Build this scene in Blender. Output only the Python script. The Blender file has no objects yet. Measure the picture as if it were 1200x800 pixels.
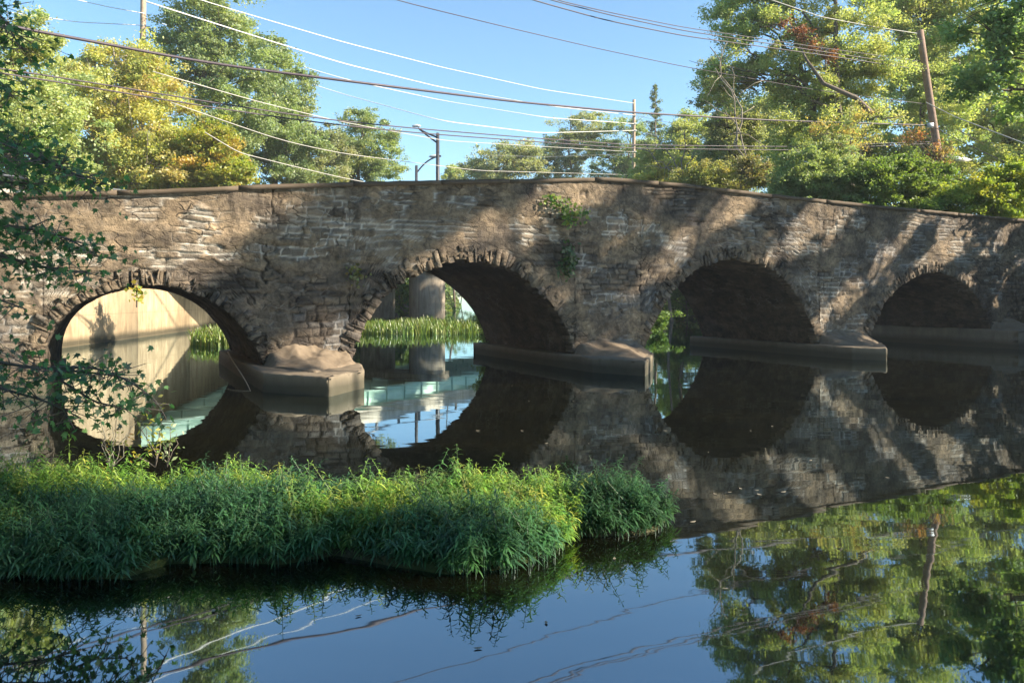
import bpy, math, random
import numpy as np
from mathutils import Vector

random.seed(7)
R = np.random.default_rng(11)
rad = math.radians
sc = bpy.context.scene
col = sc.collection

# ------------------------------------------------------------------ survey of the place
# camera stands on the near bank 2 m above the water, looking level along +Y
F, YH, H = 900.0, 348.0, 2.0
def at(x, y, Y):
    return np.array([(x - 600) / F * Y, Y, H + (YH - y) / F * Y])

_t = np.array([-460.0, 900.0])
N2 = _t / np.linalg.norm(_t)                      # horizontal, through the bridge, away from us
U2 = np.array([N2[1], -N2[0]])                    # along the bridge, to the right
O2 = np.array([5.26316, 23.68421])
def br(s, n, z):                                  # bridge coordinates -> world
    s = np.asarray(s, float); n = np.asarray(n, float); z = np.asarray(z, float)
    return np.stack([O2[0] + s * U2[0] + n * N2[0], O2[1] + s * U2[1] + n * N2[1], z + 0 * s], -1)

# ------------------------------------------------------------------ numpy noise
def _h(ix, iy, iz, seed):
    a = (ix.astype(np.int64) * 374761393 + iy.astype(np.int64) * 668265263 + iz.astype(np.int64) * 2147483647 + seed * 974634777) & 0x7fffffff
    a = ((a ^ (a >> 13)) * 1274126177) & 0x7fffffff
    a = (a ^ (a >> 16)) & 0xffff
    return a / 65535.0
def noise(x, y, z=0.0, seed=0):
    x, y, z = np.broadcast_arrays(np.asarray(x, float), np.asarray(y, float), np.asarray(z, float))
    ix, iy, iz = np.floor(x), np.floor(y), np.floor(z)
    fx, fy, fz = x - ix, y - iy, z - iz
    fx, fy, fz = [f * f * (3 - 2 * f) for f in (fx, fy, fz)]
    r = 0
    for dx in (0, 1):
        for dy in (0, 1):
            for dz in (0, 1):
                w = (fx if dx else 1 - fx) * (fy if dy else 1 - fy) * (fz if dz else 1 - fz)
                r = r + w * _h(ix + dx, iy + dy, iz + dz, seed)
    return r
def fbm(x, y, z=0.0, seed=0, o=4):
    r, a, t = 0, 1.0, 0.0
    for k in range(o):
        r = r + a * noise(np.asarray(x) * 2 ** k, np.asarray(y) * 2 ** k, np.asarray(z) * 2 ** k, seed + k)
        t += a; a *= .5
    return r / t
def sstep(a, b, x):
    t = np.clip((x - a) / (b - a), 0, 1); return t * t * (3 - 2 * t)

# ------------------------------------------------------------------ objects
def tag(o, label=None, cat=None, group=None, kind=None):
    if label: o['label'] = label
    if cat: o['category'] = cat
    if group: o['group'] = group
    if kind: o['kind'] = kind
    return o
def thing(name, label, cat, loc=(0, 0, 0), group=None):
    o = bpy.data.objects.new(name, None); col.objects.link(o)
    o.location = [float(v) for v in loc]; o.empty_display_size = .3
    return tag(o, label, cat, group)

class MB:
    """collects polygons of any size with optional colour / uv, builds one mesh"""
    def __init__(s): s.v = []; s.f = []; s.c = []; s.uv = []; s.n = 0
    def add(s, V, faces, c=None, uv=None):
        V = np.asarray(V, float).reshape(-1, 3)
        faces = [np.asarray(f, np.int64) for f in faces] if not isinstance(faces, np.ndarray) else faces
        if isinstance(faces, np.ndarray): s.f.append(faces + s.n)
        else:
            by = {}
            for f in faces: by.setdefault(len(f), []).append(f)
            for k in by: s.f.append(np.array(by[k]) + s.n)
        s.v.append(V); s.n += len(V)
        s.c.append(np.broadcast_to(np.asarray(c if c is not None else (1, 1, 1, 1), float), (len(V), 4)))
        s.uv.append(np.asarray(uv, float) if uv is not None else V[:, [0, 2]])
        return s
    def box(s, a, b, c=None):
        (x0, y0, z0), (x1, y1, z1) = a, b
        V = [(x0,y0,z0),(x1,y0,z0),(x1,y1,z0),(x0,y1,z0),(x0,y0,z1),(x1,y0,z1),(x1,y1,z1),(x0,y1,z1)]
        return s.add(V, [(0,3,2,1),(4,5,6,7),(0,1,5,4),(1,2,6,5),(2,3,7,6),(3,0,4,7)], c)
    def hexa(s, V, c=None, uv=None):
        return s.add(V, [(0,3,2,1),(4,5,6,7),(0,1,5,4),(1,2,6,5),(2,3,7,6),(3,0,4,7)], c, uv)
    def tube(s, P, r, k=6, c=None, cap=True):
        P = np.asarray(P, float); m = len(P)
        r = np.broadcast_to(np.asarray(r, float), (m,))
        T = np.gradient(P, axis=0); T /= np.linalg.norm(T, axis=1)[:, None] + 1e-9
        ref = np.array([0, 0, 1.0]) if abs(T[:, 2]).mean() < .8 else np.array([1.0, 0, 0])
        A = np.cross(T, ref); A /= np.linalg.norm(A, axis=1)[:, None] + 1e-9
        B = np.cross(T, A)
        th = np.arange(k) / k * 2 * np.pi
        V = P[:, None] + r[:, None, None] * (np.cos(th)[None, :, None] * A[:, None] + np.sin(th)[None, :, None] * B[:, None])
        idx = np.arange(m * k).reshape(m, k)
        q = np.stack([idx[:-1], np.roll(idx[:-1], -1, 1), np.roll(idx[1:], -1, 1), idx[1:]], -1).reshape(-1, 4)
        s.add(V.reshape(-1, 3), q, c)
        if cap:
            s.f.append(idx[:1, ::-1] + s.n - m * k); s.f.append(idx[-1:] + s.n - m * k)
        return s
    def prism(s, poly, z0, z1, c=None):
        poly = np.asarray(poly, float); m = len(poly)
        V = np.vstack([np.c_[poly, np.full(m, z0)], np.c_[poly, np.full(m, z1)]])
        fs = [tuple(range(m))[::-1], tuple(range(m, 2 * m))] + [(i, (i + 1) % m, m + (i + 1) % m, m + i) for i in range(m)]
        return s.add(V, fs, c)
    def build(s, name, mat, parent=None, smooth=False, colors=False, uvs=False, origin=None):
        me = bpy.data.meshes.new(name)
        V = np.vstack(s.v)
        if parent is not None:
            V = V - np.array(parent_loc(parent))
        loc = None
        if parent is None and origin is not None:
            loc = np.asarray(origin, float); V = V - loc
        tot = np.concatenate([np.full(len(f), f.shape[1]) for f in s.f])
        loops = np.concatenate([f.ravel() for f in s.f])
        me.vertices.add(len(V)); me.vertices.foreach_set('co', V.astype(np.float32).ravel())
        me.loops.add(len(loops)); me.loops.foreach_set('vertex_index', loops.astype(np.int32))
        me.polygons.add(len(tot))
        st = np.concatenate([[0], np.cumsum(tot)[:-1]])
        me.polygons.foreach_set('loop_start', st.astype(np.int32))
        if smooth: me.polygons.foreach_set('use_smooth', np.ones(len(tot), bool))
        me.update(calc_edges=True)
        if colors:
            a = me.attributes.new('col', 'FLOAT_COLOR', 'POINT')
            a.data.foreach_set('color', np.vstack(s.c).astype(np.float32).ravel())
        if uvs:
            a = me.attributes.new('st', 'FLOAT_VECTOR', 'POINT')
            q = np.vstack(s.uv); q = np.c_[q, np.zeros(len(q))]
            a.data.foreach_set('vector', q.astype(np.float32).ravel())
        me.validate()
        o = bpy.data.objects.new(name, me); col.objects.link(o)
        if mat: me.materials.append(mat)
        if parent is not None: o.parent = parent
        if loc is not None: o.location = loc.tolist()
        return o
def parent_loc(p):
    l = np.array(p.location)
    while p.parent is not None:
        p = p.parent; l = l + np.array(p.location)
    return l

# ------------------------------------------------------------------ materials
class NT:
    def __init__(s, name):
        s.m = bpy.data.materials.new(name); s.m.use_nodes = True
        s.t = s.m.node_tree; s.t.nodes.clear()
        s.out = s.n('ShaderNodeOutputMaterial')
    def n(s, typ, **kw):
        nd = s.t.nodes.new(typ)
        for k, v in kw.items():
            if k.startswith('i_'):
                key = k[2:].replace('_', ' ')
                nd.inputs[key].default_value = v
            else: setattr(nd, k, v)
        return nd
    def l(s, a, b): s.t.links.new(a, b)
    def mix(s, fac, a, b, mode='MIX'):
        m = s.n('ShaderNodeMix', data_type='RGBA', blend_type=mode)
        for k, v in ((0, fac), (6, a), (7, b)):
            if hasattr(v, 'is_linked') or hasattr(v, 'links'): s.l(v, m.inputs[k])
            elif k == 0: m.inputs[0].default_value = v
            else: m.inputs[k].default_value = (*v, 1)
        return m.outputs[2]
    def math(s, op, a, b=0.0, clamp=False):
        m = s.n('ShaderNodeMath', operation=op, use_clamp=clamp)
        for k, v in ((0, a), (1, b)):
            if hasattr(v, 'links'): s.l(v, m.inputs[k])
            else: m.inputs[k].default_value = v
        return m.outputs[0]
    def ramp(s, f, pts):
        r = s.n('ShaderNodeValToRGB'); e = r.color_ramp.elements
        while len(e) < len(pts): e.new(.5)
        for el, (p, c) in zip(e, pts): el.position = p; el.color = (*c, 1) if not np.isscalar(c) else (c, c, c, 1)
        s.l(f, r.inputs[0]); return r.outputs[0]
    def noise(s, vec, scale, detail=4, rough=.55, dist=0.0):
        nd = s.n('ShaderNodeTexNoise', i_Scale=scale, i_Detail=detail, i_Roughness=rough, i_Distortion=dist)
        if vec is not None: s.l(vec, nd.inputs['Vector'])
        return nd.outputs['Fac']
    def map(s, vec, scale):
        m = s.n('ShaderNodeMapping'); m.inputs['Scale'].default_value = scale; s.l(vec, m.inputs['Vector']); return m.outputs[0]
    def pos(s): return s.n('ShaderNodeNewGeometry').outputs['Position']
    def attr(s, name): return s.n('ShaderNodeAttribute', attribute_name=name)
    def bump(s, h, strength, dist=.02):
        b = s.n('ShaderNodeBump', i_Strength=strength, i_Distance=dist); s.l(h, b.inputs['Height']); return b.outputs[0]
    def principled(s, color, rough=.8, normal=None, spec=.3, metal=0.0):
        p = s.n('ShaderNodeBsdfPrincipled')
        if hasattr(color, 'links'): s.l(color, p.inputs['Base Color'])
        else: p.inputs['Base Color'].default_value = (*color, 1)
        if hasattr(rough, 'links'): s.l(rough, p.inputs['Roughness'])
        else: p.inputs['Roughness'].default_value = rough
        p.inputs['Specular IOR Level'].default_value = spec; p.inputs['Metallic'].default_value = metal
        if normal is not None: s.l(normal, p.inputs['Normal'])
        s.l(p.outputs[0], s.out.inputs[0]); return p

def simple(name, c, rough=.7, var=.25, scale=6.0, metal=0.0, bump=.15):
    t = NT(name); p = t.pos()
    f = t.noise(p, scale, 5)
    c = np.array(c)
    t.principled(t.ramp(f, [(.25, tuple(c * (1 - var))), (.75, tuple(c * (1 + var)))]), rough, t.bump(f, bump), .3, metal)
    return t.m

def leaf_mat(name, trans=.45, rough=.55):
    t = NT(name); a = t.attr('col')
    d = t.n('ShaderNodeBsdfDiffuse'); tr = t.n('ShaderNodeBsdfTranslucent')
    g = t.n('ShaderNodeBsdfGlossy', i_Roughness=rough); g.inputs[0].default_value = (1, 1, 1, 1)
    t.l(a.outputs['Color'], d.inputs[0])
    tc = t.mix(1.0, a.outputs['Color'], (1.5, 1.45, .7), 'MULTIPLY'); t.l(tc, tr.inputs[0])
    m1 = t.n('ShaderNodeMixShader'); m1.inputs[0].default_value = trans
    t.l(d.outputs[0], m1.inputs[1]); t.l(tr.outputs[0], m1.inputs[2])
    m2 = t.n('ShaderNodeMixShader'); m2.inputs[0].default_value = .035
    t.l(m1.outputs[0], m2.inputs[1]); t.l(g.outputs[0], m2.inputs[2]); t.l(m2.outputs[0], t.out.inputs[0])
    return t.m

def stone_mat(name, plaster=1.0):
    # col attribute: R tint of each stone, G mortar joint, B rendered-over patch, A pale patch
    t = NT(name); a = t.attr('col'); st = t.attr('st').outputs['Vector']; P = t.pos()
    sep = t.n('ShaderNodeSeparateColor'); t.l(a.outputs['Color'], sep.inputs[0])
    tint, joint, patch, pale = sep.outputs[0], sep.outputs[1], sep.outputs[2], a.outputs['Alpha']
    n1 = t.noise(P, 1.3, 6, .6); n2 = t.noise(P, 9, 6, .65); n3 = t.noise(P, 34, 4, .6)
    stone = t.ramp(tint, [(0, (.055, .046, .039)), (.3, (.128, .1, .074)), (.55, (.172, .134, .096)), (.8, (.115, .105, .096)), (1, (.24, .19, .135))])
    stone = t.mix(.55, stone, t.ramp(n2, [(.3, (.55, .52, .5)), (.7, (1.5, 1.45, 1.35))]), 'MULTIPLY')
    dirty = t.ramp(n1, [(.30, (.066, .055, .047)), (.48, (.145, .115, .085)), (.7, (.255, .195, .132))])
    dirty = t.mix(.8, dirty, t.ramp(n2, [(.3, (.45, .43, .42)), (.72, (1.6, 1.55, 1.45))]), 'MULTIPLY')
    jc = t.mix(pale, (.06, .047, .036), (.43, .4, .35))
    c = t.mix(joint, stone, jc)
    pal = t.mix(t.math('MULTIPLY', pale, .22), c, (.3, .265, .22))
    c = t.mix(patch, pal, dirty)
    wob = t.n('ShaderNodeTexNoise', i_Scale=2.6, i_Detail=3); t.l(st, wob.inputs['Vector'])
    wv = t.n('ShaderNodeVectorMath', operation='MULTIPLY_ADD'); t.l(wob.outputs['Color'], wv.inputs[0]); wv.inputs[1].default_value = (.22, .22, 0); t.l(st, wv.inputs[2])
    vs_ = t.map(wv.outputs[0], (3.0, 6.6, 1))
    vo = t.n('ShaderNodeTexVoronoi', feature='F1'); t.l(vs_, vo.inputs['Vector']); vo.inputs['Scale'].default_value = 1
    ve = t.n('ShaderNodeTexVoronoi', feature='DISTANCE_TO_EDGE'); t.l(vs_, ve.inputs['Vector']); ve.inputs['Scale'].default_value = 1
    sp = t.n('ShaderNodeSeparateColor'); t.l(vo.outputs['Color'], sp.inputs[0])
    show = t.ramp(t.noise(st, .9, 5, .6), [(.36, .15), (.6, 1)])
    c = t.mix(t.math('MULTIPLY', show, .8), c, t.ramp(sp.outputs[0], [(0, (.62, .6, .6)), (.5, (1, .99, .97)), (.85, (1.22, 1.2, 1.2)), (1, (1.6, 1.55, 1.5))]), 'MULTIPLY')
    edge = t.ramp(ve.outputs['Distance'], [(.015, 1), (.075, 0)])
    brk = t.ramp(t.noise(P, 3.2, 4, .6), [(.42, 0), (.58, 1)])
    crev = t.math('MULTIPLY', t.math('MULTIPLY', edge, brk), show)
    c = t.mix(t.math('MULTIPLY', crev, .75), c, t.mix(t.ramp(t.noise(P, .8, 3), [(.5, 0), (.62, 1)]), (.035, .029, .025), (.27, .24, .2)))
    grey = t.math('MULTIPLY', t.ramp(t.noise(t.map(P, (.32, .32, .5)), 1.0, 6, .62, .8), [(.44, 0), (.56, 1)]), .72)  # grey weathering noise, also putting bluish shade into the wall colour
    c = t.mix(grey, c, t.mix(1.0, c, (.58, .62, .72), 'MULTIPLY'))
    lich = t.math('MULTIPLY', t.ramp(t.noise(P, 2.7, 7, .7, .6), [(.56, 0), (.68, 1)]), .6)
    c = t.mix(lich, c, (.042, .038, .034))
    wht = t.math('MULTIPLY', t.ramp(t.noise(P, 4.5, 7, .75, 1.0), [(.64, 0), (.71, 1)]), .55)
    c = t.mix(wht, c, (.27, .24, .2))
    hh = t.math('ADD', t.math('MULTIPLY', n2, .7), t.math('MULTIPLY', n3, .5))
    hh = t.math('SUBTRACT', hh, t.math('MULTIPLY', joint, .4)); hh = t.math('SUBTRACT', hh, t.math('MULTIPLY', crev, .5)); hh = t.math('ADD', hh, t.math('MULTIPLY', t.math('MULTIPLY', sp.outputs[1], show), .35))
    t.principled(c, .92, t.bump(hh, .9, .045), .2)
    return t.m

def concrete_mat(name, c, streak=.5, algae_shade=True, joints=False):
    t = NT(name); P = t.pos()
    n1 = t.noise(P, .9, 6, .6); n2 = t.noise(t.map(P, (2.2, 2.2, .5)), 1.0, 6, .65, 1.2); n3 = t.noise(P, 30, 4)
    c = np.array(c)
    base = t.ramp(n1, [(.3, tuple(c * .78)), (.7, tuple(c * 1.12))])
    base = t.mix(streak, base, t.ramp(n2, [(.35, (.55, .52, .48)), (.6, (1.05, 1.05, 1.05))]), 'MULTIPLY')
    if algae_shade:
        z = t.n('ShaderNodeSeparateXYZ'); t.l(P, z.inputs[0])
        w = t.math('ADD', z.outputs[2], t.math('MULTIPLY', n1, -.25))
        base = t.mix(t.ramp(w, [(.04, .88), (.3, 0)]), base, (.045, .042, .028))  # waterline algae stain; its height and depth also paint shade on the flanks
    if joints:
        zz = t.n('ShaderNodeSeparateXYZ'); t.l(P, zz.inputs[0])
        for k, per_ in ((2, 1.22), (1, 2.44)):
            fr = t.math('FRACT', t.math('DIVIDE', zz.outputs[k], per_)); ln = t.math('LESS_THAN', fr, .03 / per_)
            base = t.mix(t.math('MULTIPLY', ln, .5), base, tuple(c * .45))
    t.principled(base, .85, t.bump(n3, .35, .01), .25)
    return t.m

M = {}
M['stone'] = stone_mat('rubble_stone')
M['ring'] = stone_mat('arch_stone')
M['coping'] = concrete_mat('coping_stone', (.105, .08, .058), .4, False)
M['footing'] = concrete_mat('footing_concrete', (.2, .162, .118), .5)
M['apron'] = concrete_mat('apron_mortar', (.2, .155, .11), .5, False)
M['concrete'] = concrete_mat('pale_concrete', (.42, .315, .2), .75, True, True)
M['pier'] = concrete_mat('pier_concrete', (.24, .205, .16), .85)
M['barrier'] = concrete_mat('barrier_concrete', (.55, .5, .42), .5, False)
M['girder'] = simple('pale_green_paint', (.5, .68, .58), .5, .12, 1.5)
M['leaf'] = leaf_mat('leaf', .5)
M['water_leaf'] = leaf_mat('waterside_leaf', .35, .4)
M['bark'] = simple('bark', (.13, .105, .085), .95, .4, 8, 0, .6)
M['pale_bark'] = simple('pale_bark', (.26, .225, .18), .95, .35, 8, 0, .5)
M['pole_wood'] = simple('weathered_pole_wood', (.36, .27, .2), .85, .3, 5)
M['dark_wood'] = simple('creosoted_wood', (.24, .16, .12), .85, .3, 5)
M['grey_metal'] = simple('galvanised_metal', (.22, .23, .25), .5, .15, 10, .3)
M['dark_metal'] = simple('dark_metal', (.05, .052, .06), .5, .2, 10, .2)
M['lamp_metal'] = simple('lamp_housing', (.5, .52, .55), .4, .1, 10)
M['cable_dark'] = simple('black_cable_sheath', (.07, .055, .07), .5, .2, 3)
M['cable_white'] = simple('bare_bright_conductor', (.72, .7, .67), .35, .04, 3)
M['cable_grey'] = simple('grey_cable', (.42, .4, .38), .6, .1, 3)
M['twig'] = simple('bleached_twig', (.5, .42, .32), .8, .2, 10)
M['asphalt'] = simple('asphalt', (.05, .05, .052), .9, .2, 20)

def water_mat():
    t = NT('river_water'); P = t.pos()
    w1 = t.noise(t.map(P, (.55, 1.5, 1)), 1.0, 2, .5); w2 = t.noise(t.map(P, (2.5, 7, 1)), 1.0, 2, .5)
    calm = t.ramp(t.noise(P, .16, 3, .5), [(.42, .12), (.62, 1)])
    hgt = t.math('ADD', w1, t.math('MULTIPLY', t.math('MULTIPLY', w2, calm), .12))
    nb = t.bump(hgt, .042, .05)
    d = t.n('ShaderNodeBsdfDiffuse')
    silt = t.ramp(t.noise(t.map(P, (.25, .9, 1)), 1.0, 3), [(.35, (.003, .0035, .002)), (.72, (.010, .0095, .0045))]); t.l(silt, d.inputs[0])
    g = t.n('ShaderNodeBsdfGlossy', i_Roughness=.018); g.inputs[0].default_value = (.8, .93, 1, 1); t.l(nb, g.inputs['Normal'])
    fr = t.n('ShaderNodeFresnel', i_IOR=1.75); t.l(nb, fr.inputs['Normal'])
    f = t.math('ADD', t.math('MULTIPLY', fr.outputs[0], .72), .25, True)
    m = t.n('ShaderNodeMixShader'); t.l(f, m.inputs[0]); t.l(d.outputs[0], m.inputs[1]); t.l(g.outputs[0], m.inputs[2])
    t.l(m.outputs[0], t.out.inputs[0]); return t.m
M['water'] = water_mat()

def ground_mat():
    t = NT('bank_ground'); P = t.pos()
    n1 = t.noise(P, .6, 6, .6); n2 = t.noise(P, 6, 5, .6)
    c = t.ramp(n1, [(.35, (.07, .055, .038)), (.5, (.05, .062, .022)), (.7, (.06, .085, .025))])
    c = t.mix(.5, c, t.ramp(n2, [(.3, (.5, .5, .5)), (.7, (1.4, 1.4, 1.4))]), 'MULTIPLY')
    t.principled(c, .95, t.bump(n2, .8, .1), .1); return t.m
M['ground'] = ground_mat()

# ------------------------------------------------------------------ ground and water
LB = np.array([(-60, -30), (-6, -17), (0, -12), (8, -10), (15, -10.6), (20, -14), (24, -18.6), (30, -18.9), (46, -20.2), (56, -20.5), (66, -12.5), (75, -9.8), (100, -8.2), (160, -11), (300, -22), (900, -66)], float)
RB = np.array([(-60, 40), (0, 20), (10, 19.5), (24, 20.5), (33, 19.5), (42, 19), (60, 19), (75, 16), (88, 6), (103, -2), (160, -5.5), (300, -14), (900, -55)], float)
def ground_z(X, Y):
    l = np.interp(Y, LB[:, 0], LB[:, 1]); r = np.interp(Y, RB[:, 0], RB[:, 1])
    d = np.maximum(l - X, X - r)
    d = np.maximum(d, (2.4 - Y) * .8)
    d = d + (fbm(X * .35, Y * .35, 0, 5) - .5) * 1.2
    steep = np.where(Y > 22, .95, .45)
    top = np.where(Y > 20, 3.8, 2.6)
    top = np.where(Y < 6, np.where(X > 8, 2.2, np.minimum(top, .65)), top)
    z = np.clip(d * steep, -.9, top) + np.clip(d - 4, 0, 60) * .02
    return z + (fbm(X * .5, Y * .5, 0, 9) - .5) * .35
a = np.sinh(np.linspace(-4.6, 4.6, 230)) / np.sinh(4.6) * 900
b = np.sinh(np.linspace(-3.2, 4.6, 230)) / np.sinh(4.6) * 900 + 15
gx, gy = np.meshgrid(a, b)
gz = ground_z(gx, gy)
idx = np.arange(gx.size).reshape(gx.shape)
q = np.stack([idx[:-1, :-1], idx[:-1, 1:], idx[1:, 1:], idx[1:, :-1]], -1).reshape(-1, 4)
g = MB(); g.add(np.stack([gx, gy, gz], -1).reshape(-1, 3), q)
tag(g.build('ground', M['ground'], smooth=True), kind='structure')
w = MB(); w.add([(-400, -60, 0), (400, -60, 0), (400, 900, 0), (-400, 900, 0)], [(0, 1, 2, 3)])
tag(w.build('water', M['water']), kind='structure')

# ------------------------------------------------------------------ the old stone bridge
TH = 5.8                                                     # thickness through the bridge
TOPP = np.array([(-40, 2.6), (-26, 3.35), (-17.63, 4.0), (-15.05, 4.24), (-12.24, 4.54), (-10.4, 4.72), (-4.84, 5.2), (-2.9, 5.37), (0, 5.38),
                 (3.56, 5.28), (7.65, 5.21), (12.4, 5.16), (18, 5.1), (26, 4.8), (40, 4.0)])
def top_z(s): return np.interp(s, TOPP[:, 0], TOPP[:, 1])
ARCH = [
 [(-16.88,-.9),(-16.9,.3),(-16.86,1.05),(-16.63,1.5),(-16.27,1.85),(-15.84,2.08),(-15.33,2.23),(-14.79,2.28),(-14.26,2.2),(-13.69,1.99),(-13.19,1.62),(-12.78,1.1),(-12.51,.62),(-12.42,.25),(-12.38,-.9)],
 [(-10.42,-.9),(-10.4,.45),(-10.23,.94),(-9.97,1.43),(-9.72,1.85),(-9.36,2.24),(-8.85,2.54),(-8.34,2.76),(-7.58,2.99),(-6.81,3.03),(-6.12,2.87),(-5.41,2.47),(-4.67,1.83),(-4.17,1.13),(-3.94,.47),(-3.88,-.9)],
 [(-1.62,-.9),(-1.55,.3),(-1.27,.95),(-.92,1.53),(-.6,2.0),(-.2,2.4),(.57,2.9),(1.51,3.22),(2.48,3.28),(3.3,3.12),(4.18,2.68),(4.89,2.08),(5.41,1.33),(5.78,.74),(5.92,.33),(5.96,-.9)],
 [(8.42,-.9),(8.47,.62),(8.81,1.17),(9.32,1.84),(10.16,2.45),(11.28,2.86),(12.28,2.96),(13.32,2.77),(14.28,2.33),(15.04,1.72),(15.5,.95),(15.62,.5),(15.66,-.9)],
]
def resample(P, m):
    P = np.asarray(P, float); d = np.r_[0, np.cumsum(np.linalg.norm(np.diff(P, axis=0), axis=1))]
    t = np.linspace(0, d[-1], m); Q = np.stack([np.interp(t, d, P[:, k]) for k in range(P.shape[1])], -1)
    for _ in range(3):
        Q[1:-1] = .25 * Q[:-2] + .5 * Q[1:-1] + .25 * Q[2:]
    return Q

# stones laid in rough courses: for any (s,z) -> tint, joint mask, depth offset
_ch = R.uniform(.10, .24, 80); _cz = np.r_[0, np.cumsum(_ch)] - 1.5
_rows = []
for k in range(80):
    wdt = R.uniform(.16, .62, 260); _rows.append(np.r_[0, np.cumsum(wdt)] - 45 + R.uniform(0, .4))
def stones(s, z):
    s = np.asarray(s, float); z = np.asarray(z, float)
    zz = z + (fbm(s * 1.1, z * .6, 0, 21, 3) - .5) * .18
    ss = s + (fbm(s * 2.5, z * 5, 0, 22, 2) - .5) * .22
    r = np.clip(np.searchsorted(_cz, zz) - 1, 0, 79)
    dz = np.minimum(zz - _cz[r], _cz[r + 1] - zz)
    tint = np.zeros_like(s); dep = np.zeros_like(s); ds = np.zeros_like(s)
    for k in np.unique(r):
        m = r == k; e = _rows[k]
        j = np.clip(np.searchsorted(e, ss[m]) - 1, 0, len(e) - 2)
        ds[m] = np.minimum(ss[m] - e[j], e[j + 1] - ss[m])
        tint[m] = _h(j, np.full_like(j, k), np.zeros_like(j), 3)
        dep[m] = _h(j, np.full_like(j, k), np.zeros_like(j), 4)
    d = np.minimum(dz, ds)
    joint = 1 - sstep(.010, .032, d)
    return tint, joint, dep, d
def face_px(x, y):
    r = (x - 600) / F; s = (r * O2[1] - O2[0]) / (U2[0] - r * U2[1]); Y = O2[1] + s * U2[1]
    return s, H + (YH - y) / F * Y
PALE = [(face_px(x, y), rx, rz) for x, y, rx, rz in [(475, 272, 1.1, .55), (505, 300, .6, .2), (628, 272, 1.0, .35), (640, 262, .5, .5), (385, 275, .4, .35), (345, 297, .9, .18),
        (290, 300, 1.0, .22), (235, 262, .35, .3), (200, 300, .8, .25), (735, 262, .9, .5), (790, 285, .8, .5), (930, 262, .7, .4), (990, 262, .9, .35), (1060, 262, .6, .5), (1130, 295, .8, .8), (70, 300, 1.2, .25), (60, 330, 1, .35), (880, 262, .6, .35), (545, 235, .8, .25), (470, 232, .5, .2)]]
def face_attr(s, z):
    tint, joint, dep, d = stones(s, z)
    pl = fbm(s * .45 + 7, z * .9, 0, 31, 4) - .05 * sstep(-12, -4, s)
    patch = sstep(.34, .44, pl + (fbm(s * 3, z * 3, 0, 35, 3) - .5) * .18)
    pale = np.zeros_like(s)
    for (cs, cz), rx, rz in PALE:
        q = np.hypot((s - cs) / (rx * .95), (z - cz) / (rz * .95)) + (fbm(s * 2.2, z * 2.2, 0, 33, 4) - .5) * 2.6
        pale = np.maximum(pale, 1 - sstep(.75, 1.05, q))
    pale = np.maximum(pale, .85 * sstep(.56, .62, fbm(s * .8, z * 1.6, 0, 37, 4)))
    pale = pale * sstep(.12, .25, dep)
    patch = patch * (1 - pale)
    rough = fbm(s * 4, z * 4, 0, 41, 5) - .5
    crack = 1 - sstep(.0, .022, np.abs(fbm(s * .55 + 3, z * .8, 0, 47, 5) - .5))
    crack = crack * sstep(.5, .62, fbm(s * .5, z * .5, 0, 48, 2)) + .9 * (1 - sstep(.005, .025, np.abs(s + 12.24 + (fbm(s, z * 2, 0, 49, 3) - .5) * .15))) * sstep(3.6, 3.75, z)
    spall = sstep(.53, .56, fbm(s * 1.1 + 11, z * 1.5, 0, 44, 4))
    relief = (1 - patch) * ((dep - .5) * .05 - joint * .022 + rough * .04) + patch * (.028 + rough * .035 - spall * .03)
    relief = relief + (fbm(s * .7, z * .7, 0, 43, 2) - .5) * .035 + (fbm(s * 10, z * 10, 0, 45, 3) - .5) * .035 - crack * .05
    joint = np.maximum(joint * (1 - .85 * patch), crack)
    c = np.stack([tint, joint, patch * (1 - crack), pale * (1 - crack)], -1)
    return c, relief

bridge = thing('stone_arch_bridge', 'old brown rubble stone bridge with four round arches over the river', 'bridge', br(0, TH / 2, 0))
def strip_cols(step):
    """columns of the face: (s, bottom) lists; arches add columns following their curve, springings double up"""
    cols = []; cur = -34.0
    for A in ARCH:
        c = resample(A, int(110 * .03 / step) if step < .05 else 36)
        f = c[c[:, 1] > -.9 + 1e-6] if False else c
        for s in np.arange(cur, f[0, 0], step): cols.append((s, -.9))
        cols.append((f[0, 0], -.9))
        for p in f:
            cols.append((max(p[0], cols[-1][0] + 1e-4), p[1]))
        cols.append((cols[-1][0] + 1e-4, -.9)); cur = cols[-1][0] + step
    for s in np.arange(cur, 34, step): cols.append((s, -.9))
    return np.array(cols)
mb = MB()
for side in (0, 1):
    step = .032 if side == 0 else .5
    c = strip_cols(step); rows = 135 if side == 0 else 8
    if side == 0:   # visible face fine only where it is seen
        k = np.r_[np.where(c[:, 0] < -21)[0][::12], np.where((c[:, 0] >= -21) & (c[:, 0] <= 20))[0], np.where(c[:, 0] > 20)[0][::12]]; c = c[k]
    tt = np.linspace(0, 1, rows)
    S = np.repeat(c[:, :1], rows, 1); Z = c[:, 1:2] + (top_z(c[:, 0])[:, None] - c[:, 1:2]) * tt[None]
    if side == 0: C, rel = face_attr(S, Z)
    else: C = np.broadcast_to(np.array([.4, 0, .8, 0]), S.shape + (4,)); rel = 0 * S
    edge = np.minimum(sstep(0, .05, tt), 1)[None] * np.ones_like(S)
    Nn = (-rel if side == 0 else TH + rel) 
    V = br(S, Nn, Z); idx = np.arange(S.size).reshape(S.shape)
    q = np.stack([idx[:-1, :-1], idx[1:, :-1], idx[1:, 1:], idx[:-1, 1:]], -1).reshape(-1, 4)
    if side: q = q[:, ::-1]
    mb.add(V.reshape(-1, 3), q, C.reshape(-1, 4), np.stack([S, Z], -1).reshape(-1, 2))
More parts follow.
